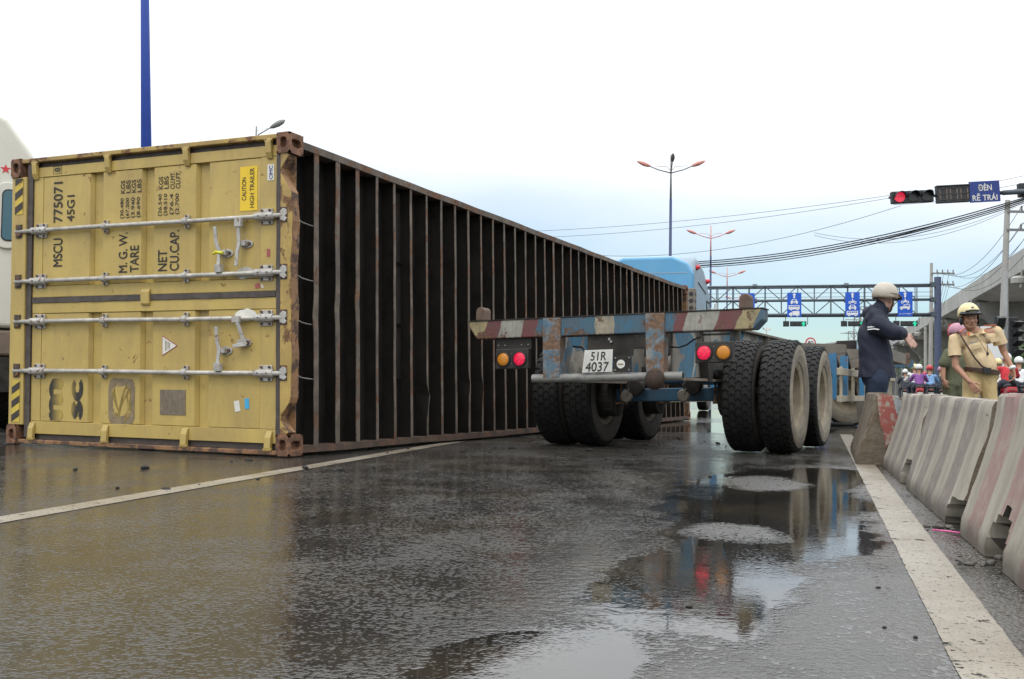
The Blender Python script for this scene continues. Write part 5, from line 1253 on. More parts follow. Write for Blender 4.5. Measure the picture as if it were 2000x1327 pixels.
for px, Y, H_, lab, third in ((1307, 51.5, 12.3, 'three headed street lamp on a dark blue pole rising behind the blue cab', True), (1386.5, 73, 12.2, 'pink two armed street lamp on a dark blue pole beside the cab', False), (1419, 96, 12.0, 'distant pink two armed street lamp standing just behind the gantry truss', False), (1443, 124, 12.2, 'far pink two armed street lamp whose arms peep over the gantry truss', False)):
    b = at(px, 770, Y); lamp((b.x, b.y, 0), H_, 3.5, ly*.35, lab, third)
for i in range(7):
    b = at(1497+4.6*i, 766, 190+38*i); lamp((b.x, b.y, 0), 12.5+.3*i, 3.6, -.9, 'tiny street lamp in the far row past the gantry', False, 'lamp grey', group='far row of street lamps')
# big blue pole behind the container (its head is out of the picture) and the lamp head over the container edge
b0, b1 = at(291, 770, 20), at(283, 0, 20.0)
t = thing('street_lamp', 'thick bright blue lamp pole rising behind the yellow container', 'street lamp', (b0.x, 20, 0), 0, 'street lamps on the median')
mb = MB(); top = Vector((b1.x-b0.x, 0, b1.z)); mb.tube([(0, 0, 0), top, top*1.28], [.130, .083, .066], 16); mb.build('pole', 'blue pole', t, smooth=True)
for s_ in (-1, 1):
    mb = MB(); mb.tube([top*1.27, top*1.27+Vector((s_*.8, 0, .5)), top*1.27+Vector((s_*1.3, 0, .75))], .04, 8); mb.build('arm', 'pink arm', t, smooth=True)
    mb = MB(); mb.tube([top*1.27+Vector((s_*1.2, 0, .72)), top*1.27+Vector((s_*1.6, 0, .92)), top*1.27+Vector((s_*2.0, 0, 1.02))], [.05, .12, .03], 10); mb.build('luminaire', 'pink arm', t, smooth=True)
Y = 40; bb = at(487, 770, Y); t = thing('street_lamp', 'grey lamp head leaning over the top edge of the container', 'street lamp', (bb.x, Y, 0), 0, 'street lamps on the median')
tp = at(487, 247, Y).z
mb = MB(); mb.tube([(0, 0, 0), (0, 0, tp)], [.10, .035], 10); mb.build('pole', 'lamp grey', t, smooth=True)
q0 = at(505, 263, Y)-Vector((bb.x, Y, 0)); q1 = at(528, 250, Y)-Vector((bb.x, Y, 0)); q2 = at(557, 235, Y)-Vector((bb.x, Y, 0))
mb = MB(); mb.tube([(0, 0, q0.z-.3), q0, q1], .028, 8); mb.build('arm', 'lamp grey', t, smooth=True)
mb = MB(); mb.tube([(0, 0, q0.z-.0), (q0.x*.4, 0, q0.z+.15), (q1.x*.8, 0, q1.z-.02)], .008, 5); mb.build('stay', 'lamp grey', t, smooth=True)
dq = q2-q1; mb = MB(); mb.tube([q1, q1+dq*.15, q1+dq*.5, q1+dq*.8, q2], [.04, .085, .12, .10, .03], 12); mb.build('luminaire', 'lamp grey', t, smooth=True)

# ------------------------------------------------------------------ round traffic signs, roadside signal, pylons, buildings
def round_sign(px, py, Y, dia, label, text=None, face='sign white', bar=False):
    c = at(px, py, Y); t = thing('round_sign', label, 'road sign', (c.x, c.y, 0))
    M = Matrix(((1, 0, 0, 0), (0, 0, -1, 0), (0, 1, 0, c.z), (0, 0, 0, 1)))
    mb = MB(); mb.tube([(0, .03, 0), (0, .03, c.z)], .04, 8); mb.build('post', 'lamp grey', t)
    mb = MB(); mb.lathe([(dia/2, 0), (dia/2, .02)], (0, 0, c.z), (0, -1, 0), 28); d = mb.build('disc', 'sign red', t)
    mb = MB(); mb.lathe([(dia*.385, .0205), (dia*.385, .025)], (0, 0, c.z), (0, -1, 0), 28); mb.build('face', face, d)
    if text: lettering(text, dia*.5, dia*.33, M @ Matrix.Translation((-dia*.25, -dia*.165, .028)), 'plate black', d, bold=.02)
    if bar:
        mb = MB(); mb.add([M @ Vector(p) for p in ((-.02, -.16, .03), (.05, -.16, .03), (.05, .06, .03), (-.09, .06, .03), (-.09, .12, .03), (-.19, .03, .03), (-.09, -.06, .03), (-.09, 0, .03), (-.02, 0, .03))], [tuple(range(9))]); mb.build('arrow', 'plate black', d)
        mb = MB(); mb.bar(M @ Vector((-.22, .22, .034)), M @ Vector((.22, -.22, .034)), .05, .004, up=(0, 1, 0)); mb.build('bar', 'sign red', d)
    return t
round_sign(1583, 670, 60, .62, 'round red rimmed speed limit sign reading 80 above the trailer', '80')
round_sign(1866, 647, 33, .52, 'round red rimmed no left turn sign beside the olive figure', bar=True)
round_sign(1762, 706, 44, .38, 'small round red rimmed speed sign beside the man in navy', '50')
# vertical signal on the pavement
sb = at(1966, 770, 38); t = thing('traffic_light', 'black vertical traffic light on a grey post beside the utility pole', 'traffic light', (sb.x, sb.y, 0))
mb = MB(); mb.tube([(0, 0, 0), (.0, 0, 5.1)], .085, 10); mb.build('post', 'lamp grey', t, smooth=True)
mb = MB(); mb.box(.12, .42, -.1, .15, 1.95, 3.4); mb.build('housing', 'signal black', t, bevel=.03)
for k in range(4): mb = MB(); mb.prism([(-.10, 2.25+.34*k), (-.45, 2.18+.34*k), (-.10, 2.0+.34*k)], .16, .48, SX); mb.build('visor', 'signal black', t)
mb = MB(); mb.box(-.42, -.10, -.06, .08, 2.95, 3.42); mb.prism([(-.06, 3.42), (-.3, 3.34), (-.06, 3.0)], -.40, -.12, SX); mb.build('side_signal', 'signal black', t)
mb = MB(); mb.box(-.95, -.08, -.03, -.01, 1.5, 3.05); mb.build('notice_board', 'sign white', t)
# lattice substation frames far away
def lattice(px, Y, H_, W_, label):
    b = at(px, 766, Y); t = thing('lattice_pylon', label, 'pylon', (b.x, b.y, 0), 0, 'lattice pylons on the skyline')
    for x in (-W_/2, W_/2):
        mb = MB(); mb.tube([(x, 0, 0), (x*.6, 0, H_)], .12, 5); mb.build('leg', 'lamp grey', t)
    for k in range(6):
        z = H_*(.3+.14*k); z2 = z+H_*.14; w1 = W_/2*(1-.4*z/H_); w2 = W_/2*(1-.4*z2/H_)
        mb = MB(); mb.tube([(-w1, 0, z), (w2, 0, min(z2, H_))], .07, 4); mb.build('brace', 'lamp grey', t)
        mb = MB(); mb.tube([(w1, 0, z), (-w2, 0, min(z2, H_))], .07, 4); mb.build('brace', 'lamp grey', t)
    for z in (.62, .8, .97): mb = MB(); mb.tube([(-W_*1.1, 0, H_*z), (W_*1.1, 0, H_*z)], .09, 4); mb.build('cross_arm', 'lamp grey', t)
for i, (px, Y, H_) in enumerate(((1652, 300, 14), (1663, 270, 16.5), (1675, 240, 18), (1687, 210, 18), (1640, 340, 13))): lattice(px, Y, H_, 2.6, ('smallest far lattice pylon beyond the speed limit sign', 'second lattice pylon left of the man in navy', 'third lattice pylon left of the man in navy', 'tallest lattice pylon close to the man in navy', 'faintest lattice pylon at the skyline')[i])
def building(px0, px1, pytop, Y, depth, mat, label, roof='concrete', win=(3, 2)):
    a, b = at(px0, pytop, Y), at(px1, pytop, Y); t = thing('building', label, 'building', ((a.x+b.x)/2, Y, 0)); w = (b.x-a.x)/2; h = a.z
    mb = MB(); mb.box(-w, w, 0, depth, 0, h); mb.build('wall', mat, t); mb = MB(); mb.box(-w-.2, w+.2, -.2, depth+.2, h, h+.25); mb.build('roof', roof, t)
    nx, nz_ = win
    for i in range(nx):
        for j in range(nz_):
            x = -w+2*w*(i+.5)/nx; z = h*(.25+.6*j/nz_); mb = MB(); mb.box(x-w/nx*.45, x+w/nx*.45, -.06, -.01, z, z+h/nz_*.38); mb.build('window', 'window glass', t)
    return t
building(1655, 1700, 668, 190, 20, 'label navy', 'low dark blue hall far beyond the trailer front')
building(1985, 2120, 660, 130, 14, 'hazard yellow', 'pale yellow house under the viaduct behind trees')
building(1990, 2100, 560, 170, 12, 'concrete', 'grey block of flats beyond the viaduct piers', win=(5, 4))
building(-900, -40, 600, 120, 20, 'concrete', 'low grey row of buildings far beyond the white truck', win=(12, 3))
# trees under and beyond the viaduct
q = N('leaves'); v = q.coords(); q.out(q.mix(q.ramp(q.noise(v, 1.2, 4), .35, .65), (.025, .055, .014), (.07, .13, .035)), .6)
paint('bark', (.09, .065, .045), .9)
def tree(loc, H_, W_, label, sd_, n=1400):
    rnd = random.Random(sd_); t = thing('tree', label, 'tree', loc, 0, 'trees beside the viaduct')
    mb = MB(); mb.tube([(0, 0, 0), (.1, 0, H_*.35), (0, .1, H_*.6)], [.16, .11, .06], 8)
    for k in range(6):
        a = rnd.random()*6.28; mb.tube([(0.05, 0, H_*(.3+.05*k)), (cos(a)*W_*.3, sin(a)*W_*.3, H_*(.5+.06*k))], [.06, .02], 6)
    mb.build('trunk', 'bark', t, smooth=True)
    mb = MB(); cl_ = [(rnd.uniform(-.5, .5)*W_, rnd.uniform(-.4, .4)*W_, H_*rnd.uniform(.42, .95), rnd.uniform(.16, .30)*W_) for _ in range(14)]
    for i in range(n):
        x, y, z, r_l = rnd.choice(cl_); d = Vector((rnd.gauss(0, 1), rnd.gauss(0, 1), rnd.gauss(0, .8))).normalized()*r_l*rnd.uniform(.55, 1.08)
        p = Vector((x, y, z))+d; a = Vector((rnd.gauss(0, 1), rnd.gauss(0, 1), rnd.gauss(0, 1))).normalized(); b = a.orthogonal().normalized(); s_ = rnd.uniform(.10, .2)
        mb.add([p-a*s_, p+b*s_*.5, p+a*s_, p-b*s_*.5], [(0, 1, 2, 3)])
    mb.build('crown', 'leaves', t)
for i, (px, Y, H_, W_, lab) in enumerate(((1995, 60, 3.2, 3.0, 'leafy green tree under the viaduct right of the signal post'), (2030, 66, 4.0, 3.4, 'taller green tree under the viaduct by the yellow house'), (1782, 150, 5.0, 4.5, 'dark green tree far off between gantry post and pylon'), (1845, 118, 5, 4.0, 'green tree standing behind the olive figure'), (1700, 220, 6, 6, 'distant dark tree behind the man in navy'), (-10, 30, 3.6, 3.0, 'bushy tree beyond the white truck'))):
    b = at(px, 770, Y); tree((b.x, b.y, 0), H_, W_, lab, 40+i)
# ------------------------------------------------------------------ people
def capsule(mb, a, b, ra, rb_, flat=1.0, side=None, n=14):
    """closed tapered limb from a to b; flat squeezes the section along the second axis"""
    a, b = Vector(a), Vector(b); d = b-a; l = d.length
    if l < 1e-5: d = Vector((0, 0, 1e-4)); l = 1e-4
    d = d.normalized()
    if side is None: sx, uz = frame(d)
    else:
        sx = (Vector(side)-d*Vector(side).dot(d)).normalized(); uz = sx.cross(d)
    rings = []
    for k in range(1, 5):
        t = pi/2*k/4; rings.append((a-d*ra*cos(t), ra*sin(t)))
    rings.append((b, rb_))
    for k in range(3, 0, -1):
        t = pi/2*k/4; rings.append((b+d*rb_*cos(t), rb_*sin(t)))
    vs = []
    for c, r in rings: vs += [c+(sx*cos(2*pi*k/n)+uz*flat*sin(2*pi*k/n))*r for k in range(n)]
    t = len(vs); vs += [a-d*ra, b+d*rb_]; m = len(rings)
    fs = [(i*n+k, i*n+(k+1) % n, (i+1)*n+(k+1) % n, (i+1)*n+k) for i in range(m-1) for k in range(n)]
    fs += [(t, (k+1) % n, k) for k in range(n)]+[(t+1, (m-1)*n+k, (m-1)*n+(k+1) % n) for k in range(n)]
    mb.add(vs, fs)
def fuse(name, caps, mat, parent, voxel=.011, smooth=3, fold=0, fscale=14, cut=None, seed=0):
    """grow one continuous skin over the limbs"""
    mb = MB()
    for c in caps: capsule(mb, *c[:4], **(c[4] if len(c) > 4 else {}))
    me = mb.mesh(name, mat); o = bpy.data.objects.new('tmp', me); COL.objects.link(o)
    r = o.modifiers.new('r', 'REMESH'); r.mode = 'VOXEL'; r.voxel_size = voxel
    s_ = o.modifiers.new('s', 'SMOOTH'); s_.iterations = smooth; s_.factor = .5
    dg = bpy.context.evaluated_depsgraph_get(); m2 = bpy.data.meshes.new_from_object(o.evaluated_get(dg)); bpy.data.objects.remove(o)
    if fold:
        off = Vector((seed*7.1, seed*3.3, 0))
        for v_ in m2.vertices:
            p = v_.co; k = noise.noise(Vector((p.x*fscale, p.y*fscale, p.z*fscale*.55))+off)+.5*noise.noise(Vector((p.x*fscale*2.3+p.z*9, p.y*fscale*2, p.z*fscale*1.1))+off)
            v_.co = p+v_.normal*k*fold
    if cut:
        bm = bmesh.new(); bm.from_mesh(m2)
        for co, no in cut:
            g = bm.verts[:]+bm.edges[:]+bm.faces[:]
            bmesh.ops.bisect_plane(bm, geom=g, plane_co=co, plane_no=no, clear_outer=True)
        bm.to_mesh(m2); bm.free()
    m2.materials.clear(); m2.materials.append(MATS[mat]); m2.polygons.foreach_set('use_smooth', [True]*len(m2.polygons)); m2.name = name
    return link(name, m2, parent)
def hand(caps, wrist, dirv, palm_n, thumb_side, curl=.3, L_=.175, spread=.05):
    """palm and five fingers from the wrist along dirv; palm_n: the way the palm faces"""
    w = Vector(wrist); d = Vector(dirv).normalized(); pn = Vector(palm_n); pn = (pn-d*pn.dot(d)).normalized(); s_ = d.cross(pn).normalized()*thumb_side
    k = L_/.175
    kn = w+d*.088*k
    for i in (-1, 0, 1): capsule_add(caps, w+s_*.016*i*k, kn+s_*.026*i*k, .0155*k, .0145*k)
    for i, ln in enumerate((.070, .080, .074, .058)):
        off = s_*(.031-.0205*i)*k; a = kn+off*1.0
        d1 = (d+pn*curl*.6+s_*spread*(1.2-.8*i)).normalized(); d2 = (d+pn*curl*1.8+s_*spread*(1.2-.8*i)).normalized()
        b = a+d1*ln*.52*k; c = b+d2*ln*.5*k
        capsule_add(caps, a-d*.01, b, .0098*k, .0090*k); capsule_add(caps, b, c, .0090*k, .0075*k)
    a = w+d*.028*k+s_*.026*k; b = a+(d*.75+s_*.75+pn*.2).normalized()*.042*k; c = b+(d*1.0+s_*.35+pn*.3).normalized()*.034*k
    capsule_add(caps, a, b, .0125*k, .0105*k); capsule_add(caps, b, c, .0105*k, .0085*k)
def capsule_add(caps, a, b, ra, rb_, **k): caps.append((tuple(a), tuple(b), ra, rb_, k))
def head_caps(c, fwd, up=(0, 0, 1), k=1.0, neck=None):
    """c: centre of the skull; eyes sit at half the head height"""
    c = Vector(c); f = Vector(fwd).normalized(); u = Vector(up); u = (u-f*u.dot(f)).normalized(); s_ = f.cross(u).normalized(); caps = []
    P = lambda x, y, z: tuple(c+s_*x*k+f*y*k+u*z*k)
    caps.append((P(0, -.012, .03), P(0, .012, .03), .088*k, .085*k, dict(flat=1.0)))
    caps.append((P(0, .022, .0), P(0, .034, -.065), .070*k, .054*k, {}))
    caps.append((P(-.022, .048, -.098), P(.022, .048, -.098), .030*k, .030*k, {}))      # chin
    caps.append((P(-.05, .020, -.055), P(-.035, .042, -.09), .030*k, .028*k, {})); caps.append((P(.05, .020, -.055), P(.035, .042, -.09), .030*k, .028*k, {}))
    caps.append((P(-.042, .062, .012), P(.042, .062, .012), .022*k, .022*k, {}))        # brow
    caps.append((P(0, .088, -.005), P(0, .106, -.038), .011*k, .0155*k, {}))            # nose
    caps.append((P(-.014, .092, -.040), P(.014, .092, -.040), .011*k, .011*k, {}))
    caps.append((P(-.020, .080, -.068), P(.020, .080, -.068), .0125*k, .0125*k, {}))    # mouth
    for e in (-1, 1): caps.append((P(e*.082, -.008, .012), P(e*.086, -.012, -.028), .015*k, .012*k, dict(flat=.6))); caps.append((P(e*.045, .062, -.03), P(e*.052, .045, -.045), .026*k, .024*k, {}))
    if neck: caps.append((P(0, -.02, -.06), tuple(neck), .056*k, .062*k, {}))
    return caps, P
def face_bits(P, parent):
    for e in (-1, 1):
        mb = MB(); mb.ball(P(e*.033, .077, -.006), (.0145, .010, .006), 8, 6); mb.build('eye', 'black hair', parent, smooth=True)
        mb = MB(); mb.tube([P(e*.016, .086, .014), P(e*.034, .086, .020), P(e*.052, .074, .014)], .0042, 6); mb.build('eyebrow', 'black hair', parent, smooth=True)
    mb = MB(); mb.tube([P(-.025, .088, -.069), P(0, .0945, -.067), P(.025, .088, -.069)], .0042, 6); mb.build('mouth', 'lip', parent, smooth=True)
def helmet(c, fwd, parent, mat, k=1.0, peak='black plastic', low=0.0, back=.0, up=(0, 0, 1)):
    """half-shell helmet with a peak, as worn on motorbikes"""
    c = Vector(c); f = Vector(fwd).normalized(); u = Vector(up); u = (u-f*u.dot(f)).normalized(); s_ = f.cross(u).normalized()
    mb = MB(); n, m = 28, 10; vs = []
    for i in range(m+1):
        t = pi/2*1.12*i/m
        for j in range(n):
            a = 2*pi*j/n; fx = cos(a)
            rim = 1.12+(.18 if fx < -.2 else (-.12 if fx > .5 else .05))
            tt = pi/2*rim*i/m
            x, y, z = sin(tt)*sin(a)*.128, sin(tt)*cos(a)*.150-.012, cos(tt)*.135
            vs.append(c+(s_*x+f*y+u*(z+.045))*k)
    mb.add(vs, [(i*n+j, i*n+(j+1) % n, (i+1)*n+(j+1) % n, (i+1)*n+j) for i in range(m) for j in range(n)])
    h = mb.build('helmet', mat, parent, smooth=True); sm = h.modifiers.new('t', 'SOLIDIFY'); sm.thickness = .014; sm.offset = -1
    vs = []; n = 12
    for i in range(n+1):
        a = -1.15+2.3*i/n
        for rr, dz in ((1.0, .055), (1.0, .072), (1.36-.10*abs(a), .030)):
            vs.append(c+(s_*sin(a)*.122*rr*(1.02)+f*(cos(a)*.142*rr-.005)+u*dz)*k)
    mb = MB(); mb.add(vs, [(3*i+a_, 3*i+b_, 3*i+3+b_, 3*i+3+a_) for i in range(n) for a_, b_ in ((0, 2), (1, 2))]); pk = mb.build('peak', peak, parent, smooth=True); sm = pk.modifiers.new('t', 'SOLIDIFY'); sm.thickness = .005
    mb = MB()
    for e in (-1, 1): mb.tube([c+(s_*.108*e-f*.01+u*.02)*k, c+(s_*.092*e+f*.012-u*.06)*k, c+(s_*.045*e+f*.048-u*.125)*k, c+(f*.055-u*.138)*k], .0075, 6)
    mb.build('chin_strap', 'black plastic', parent, smooth=True)
    return h
def ring_belt(pts, w, t, name, mat, parent, closed=True):
    mb = MB(); n = len(pts); vs = []
    for i, p in enumerate(pts):
        p = Vector(p); q_ = Vector(pts[(i+1) % n]); d = (q_-Vector(pts[i-1])).normalized(); nrm = d.cross(Vector((0, 0, 1))).normalized()
        for a, b in ((0, -w/2), (t, -w/2), (t, w/2), (0, w/2)): vs.append(p+nrm*a+Vector((0, 0, b)))
    mb.add(vs, [(4*i+j, 4*i+(j+1) % 4, (4*((i+1) % n))+(j+1) % 4, (4*((i+1) % n))+j) for i in range(n) for j in range(4)])
    return mb.build(name, mat, parent, smooth=True, auto=40)

# --- policeman in khaki, leaning, behind the barriers (x to picture right, -y to us)
PY = 13.1; pb = at(1908, 770, PY)
pol = thing('person', 'man in khaki uniform and yellow helmet with brown belt leaning behind the barriers', 'person', (pb.x, PY, 0), R(-2))
K = PY/FPX
def L2(px, py, y=0): p = at(px, py, PY); return Vector((p.x-pb.x, y, p.z))
hc = L2(1892, 622, -.03); up = Vector((-.06, -.05, 1)); fw = Vector((-.10, -1, -.10))
hcaps, HP = head_caps(hc, fw, up, 1.04, neck=L2(1906, 655, .02))
shL, shR = L2(1866, 661, .03), L2(1948, 647, .03); ne = L2(1907, 652, .03)
elL, wrL = L2(1866, 716, -.02), L2(1884, 746, -.16); elR, wrR = L2(1963, 687, .05), L2(1973, 722, -.05)
hipc = L2(1914, 727, .02); kL, kR = L2(1893, 800, -.02), L2(1935, 800, -.02); fL, fR = Vector((kL.x-.02, .02, .07)), Vector((kR.x+.03, .02, .07))
body = list(hcaps)
for c in ((shL, elL, .052, .043), (elL, wrL, .042, .030), (shR, elR, .052, .043), (elR, wrR, .042, .030), (ne, hipc, .10, .12, dict(flat=.65, side=(1, 0, 0))), (shL, shR, .06, .06), (hipc-Vector((.09, 0, .03)), kL, .085, .055), (hipc+Vector((.09, 0, -.03)), kR, .085, .055), (kL, fL, .055, .04), (kR, fR, .055, .04)): body.append(c)
hand(body, wrL, Vector((.10, -.06, -.17)), Vector((.5, .6, 0)), 1, curl=.12, spread=.12, L_=.19)
hand(body, wrR, Vector((.02, -.02, -.2)), Vector((-.8, -.3, 0)), 1, curl=1.1, L_=.18)
fuse('body', body, 'skin', pol, .0075, 2); face_bits(HP, pol)
sh = []
for c in ((L2(1908, 692, .0), L2(1917, 714, -.012), .172, .182, dict(flat=.74, side=(1, 0, 0))), (L2(1912, 706, -.035), L2(1917, 718, -.03), .15, .16, dict(flat=.85, side=(1, 0, 0))), (L2(1878, 668, .03), L2(1934, 659, .03), .085, .085), (L2(1896, 658, .025), L2(1918, 655, .025), .082, .082),
          (shL+Vector((.03, 0, 0)), shL+(elL-shL)*.18, .070, .070), (shR+Vector((-.03, 0, 0)), shR+(elR-shR)*.18, .070, .070)): sh.append(c)
for k_, (s0, e0, fr0) in enumerate(((shL, elL, .64), (shR, elR, .62))):
    dd = (e0-s0); fuse('sleeve', [(s0+Vector((0, 0, -.01)), s0+dd*.95, .072, .092)], 'khaki', pol, .011, 4, fold=.010, fscale=10, seed=20+k_, cut=[(s0+dd*fr0, dd.normalized())])
cl_ = fuse('shirt', sh, 'khaki', pol, .011, 6, fold=.011, fscale=9, seed=1, cut=[(L2(1916, 727), Vector((.05, 0, -1)))])
# sleeves end open at the elbow: dark inside is the arm itself
tp = []
for c in ((L2(1899, 728, .01), L2(1934, 731, .01), .112, .112), (hipc-Vector((.085, 0, .06)), kL, .118, .085), (hipc+Vector((.085, 0, -.06)), kR, .118, .085), (kL, fL+Vector((0, 0, .03)), .085, .075), (kR, fR+Vector((0, 0, .03)), .085, .075)): tp.append(c)
fuse('trousers', tp, 'khaki trousers', pol, .013, 3, fold=.012, fscale=9, seed=2, cut=[(L2(1916, 722), Vector((0, 0, 1)))])
bc = L2(1916, 725, -.0)
ring_belt([bc+Vector((.205*cos(a), .150*sin(a)-.012, -.035*cos(a)*.6)) for a in [2*pi*i/28 for i in range(28)]], .052, .012, 'belt', 'leather', pol)
mb = MB(); mb.box(bc.x-.05, bc.x+.05, -.19, -.165, bc.z-.035, bc.z+.038); mb.build('buckle', 'black plastic', pol, bevel=.006)
mb = MB(); mb.tube([L2(1867, 651, .10), L2(1869, 649, -.06), L2(1880, 676, -.142), L2(1893, 700, -.172), L2(1906, 716, -.18), L2(1925, 724, -.165), L2(1936, 727, -.12)], .011, 8); mb.build('shoulder_strap', 'leather', pol, smooth=True)
mb = MB(); mb.tube([ne+Vector((-.05, -.07, .0)), L2(1908, 672, -.14), L2(1917, 690, -.155)], .0035, 5); mb.tube([ne+Vector((.06, -.06, .02)), L2(1920, 670, -.14), L2(1918, 690, -.155)], .0035, 5); mb.build('lanyard', 'black hair', pol)
mb = MB(); mb.ball(L2(1918, 692, -.165), (.017, .014, .026), 8, 6); mb.build('whistle', 'black plastic', pol, smooth=True)
for a, b, w_ in ((L2(1868, 656, -.0), L2(1886, 646, -.0), .05), (L2(1922, 641, .0), L2(1944, 640, .0), .05)):
    mb = MB(); mb.bar(a+Vector((0, 0, .028)), b+Vector((0, 0, .028)), .06, .012); mb.build('epaulette', 'epaulette red', pol, bevel=.004)
for s_, a, b, c in ((-1, L2(1888, 648, -.06), L2(1886, 658, -.10), L2(1897, 655, -.10)), (1, L2(1919, 644, -.06), L2(1923, 652, -.10), L2(1911, 653, -.10))):
    mb = MB(); mb.add([a+Vector((0, .05, .012)), b, c, ne+Vector((s_*.01, -.07, -.03))], [(0, 1, 2, 3)]); o = mb.build('collar', 'khaki', pol); sm = o.modifiers.new('t', 'SOLIDIFY'); sm.thickness = .008
    mb = MB(); mb.bar(b+Vector((0, -.008, .01)), a+Vector((0, .0, -.01)), .022, .004); mb.build('collar_tab', 'epaulette red', pol)
for p0, p1 in ((L2(1886, 672, -.152), L2(1900, 668, -.152)),): mb = MB(); mb.bar(p0, p1, .006, .018); mb.build('name_tag', 'chrome dull', pol)
for p0, p1 in ((L2(1889, 680, -.148), L2(1908, 677, -.150)), (L2(1926, 667, -.125), L2(1944, 664, -.10))): mb = MB(); mb.bar(p0, p1, .010, .05, up=(0, 0, 1)); mb.build('pocket_flap', 'khaki', pol, bevel=.004)
mb = MB(); mb.lathe([(.040, -.018), (.043, 0), (.040, .018)], wrR+Vector((-.002, 0, .02)), (wrR-elR), 16); mb.build('watch', 'watch white', pol, smooth=True)
hm = helmet(hc+Vector((.0, .015, .015)), fw, pol, 'helmet yellow', 1.02, up=up)
for e in (-1, 1): mb = MB(); mb.ball(HP(e*.098, .0, -.028), (.018, .038, .060), 10, 8); mb.build('ear_flap', 'black plastic', pol, smooth=True)
mb = MB(); mb.tube([HP(-.075, .118, .088), HP(-.03, .155, .098), HP(.03, .155, .098), HP(.075, .118, .088)], .013, 6); mb.build('helmet_band', 'black plastic', pol, smooth=True)
mb = MB(); mb.ball(HP(0, .140, .135), (.02, .012, .014), 8, 6); mb.build('badge', 'chrome dull', pol, smooth=True)
rd = thing('baton_radio', 'black handheld radio gripped in the hand of the man in khaki', 'radio', (pb.x+wrR.x+.0, PY-.06, wrR.z-.13)); mb = MB(); mb.tube([(-.02, 0, .045), (.0, 0, -.02), (.025, 0, -.075)], [.03, .038, .034], 10); mb.build('casing', 'black plastic', rd, smooth=True)

# --- man in navy raincoat, back to us, pointing down to the right
NY = 11.5; nb = at(1712, 770, NY)
nav = thing('person', 'man in navy raincoat and beige helmet pointing with outstretched arm', 'person', (nb.x, NY, 0))
def L3(px, py, y=0): p = at(px, py, NY); return Vector((p.x-nb.x, y, p.z))
hc = L3(1730, 587, .0); fw = Vector((.80, .52, -.18)); up = Vector((.12, .05, 1))
hcaps, HP = head_caps(hc, fw, up, 1.02, neck=L3(1717, 617, .0))
shN, shF = L3(1710, 630, -.17), L3(1716, 628, .17); ne = L3(1714, 618, 0)
elN, wrN = L3(1729, 652, -.26), L3(1752, 652, -.16)
hipc = L3(1712, 735, .0); kA, kB = L3(1704, 805, -.03), L3(1726, 800, .12); fA, fB = Vector((kA.x-.05, -.02, .06)), Vector((kB.x+.02, .14, .06))
elF, wrF = L3(1730, 668, .26), L3(1745, 700, .24)
body = list(hcaps)
for c in ((shN, elN, .05, .042), (elN, wrN, .042, .031), (shF, elF, .05, .042), (elF, wrF, .042, .03), (ne, hipc, .10, .12, dict(flat=.7, side=(0, 1, 0))), (shN, shF, .06, .06), (hipc+Vector((0, -.08, -.03)), kA, .085, .055), (hipc+Vector((0, .08, -.03)), kB, .085, .055), (kA, fA, .055, .04), (kB, fB, .055, .04)): body.append(c)
hand(body, wrN, Vector((.10, -.03, -.12)), Vector((-.3, .9, -.2)), 1, curl=.10, spread=.02, L_=.215)
hand(body, wrF, Vector((.05, 0, -.1)), Vector((-1, 0, 0)), -1, curl=.5)
fuse('body', body, 'skin light', nav, .0075, 2); face_bits(HP, nav)
jk = []
for c in ((L3(1705, 655, 0), L3(1713, 745, 0), .165, .205, dict(flat=.85, side=(1, 0, 0))), (L3(1703, 640, -.14), L3(1715, 637, .14), .105, .105), (L3(1704, 624, -.09), L3(1718, 621, .09), .112, .112), (L3(1710, 634, 0), L3(1710, 650, 0), .15, .16, dict(flat=.95, side=(1, 0, 0))), (L3(1711, 614, 0), L3(1720, 602, 0), .092, .092), (L3(1699, 610, -.045), L3(1699, 611, .045), .075, .075),
          (shN+Vector((-.02, 0, -.03)), elN, .105, .090), (elN, elN+(wrN-elN)*.80, .088, .076), (shF, elF, .09, .08), (elF, wrF, .08, .06)): jk.append(c)
fuse('raincoat', jk, 'navy raincoat', nav, .012, 6, fold=.022, fscale=6, seed=4, cut=[(L3(1713, 738), Vector((0, 0, -1)))])
tr_ = []
for c in ((L3(1710, 735, -.05), L3(1712, 735, .09), .145, .145), (hipc+Vector((-.02, -.08, -.04)), kA, .125, .09), (hipc+Vector((.02, .08, -.04)), kB, .125, .09), (kA, fA+Vector((0, 0, .03)), .09, .075), (kB, fB+Vector((0, 0, .03)), .09, .075)): tr_.append(c)
fuse('trousers', tr_, 'navy trousers', nav, .013, 2, fold=.014, fscale=8, seed=5)
for dz in (0, .026):
    a, b, c = L3(1687, 641, -.155)+Vector((-.01, 0, -dz)), L3(1694, 640.5, -.235)+Vector((0, 0, -dz)), L3(1701, 642, -.262)+Vector((0, 0, -dz)); mb = MB(); mb.bar(a, b, .006, .013, up=(0, 0, 1)); mb.bar(b, c, .006, .013, up=(0, 0, 1)); mb.build('reflective_stripe', 'sign white', nav)
hm = helmet(hc+Vector((-.006, -.005, .012)), fw, nav, 'helmet beige', 1.05, up=up)
mb = MB()
cR = Vector(fw).normalized().cross(Vector((0, 0, 1))).normalized()
for i in range(1): mb.tube([HP(.05, -.15, .03), HP(.115, -.09, .055), HP(.148, .0, .065), HP(.128, .10, .05)], .006, 6)
mb.tube([HP(.05, -.16, .0), HP(.12, -.09, .015), HP(.148, -.02, .02), HP(.145, .04, .04)], .005, 6); mb.build('helmet_ridge', 'label grime', nav, smooth=True)
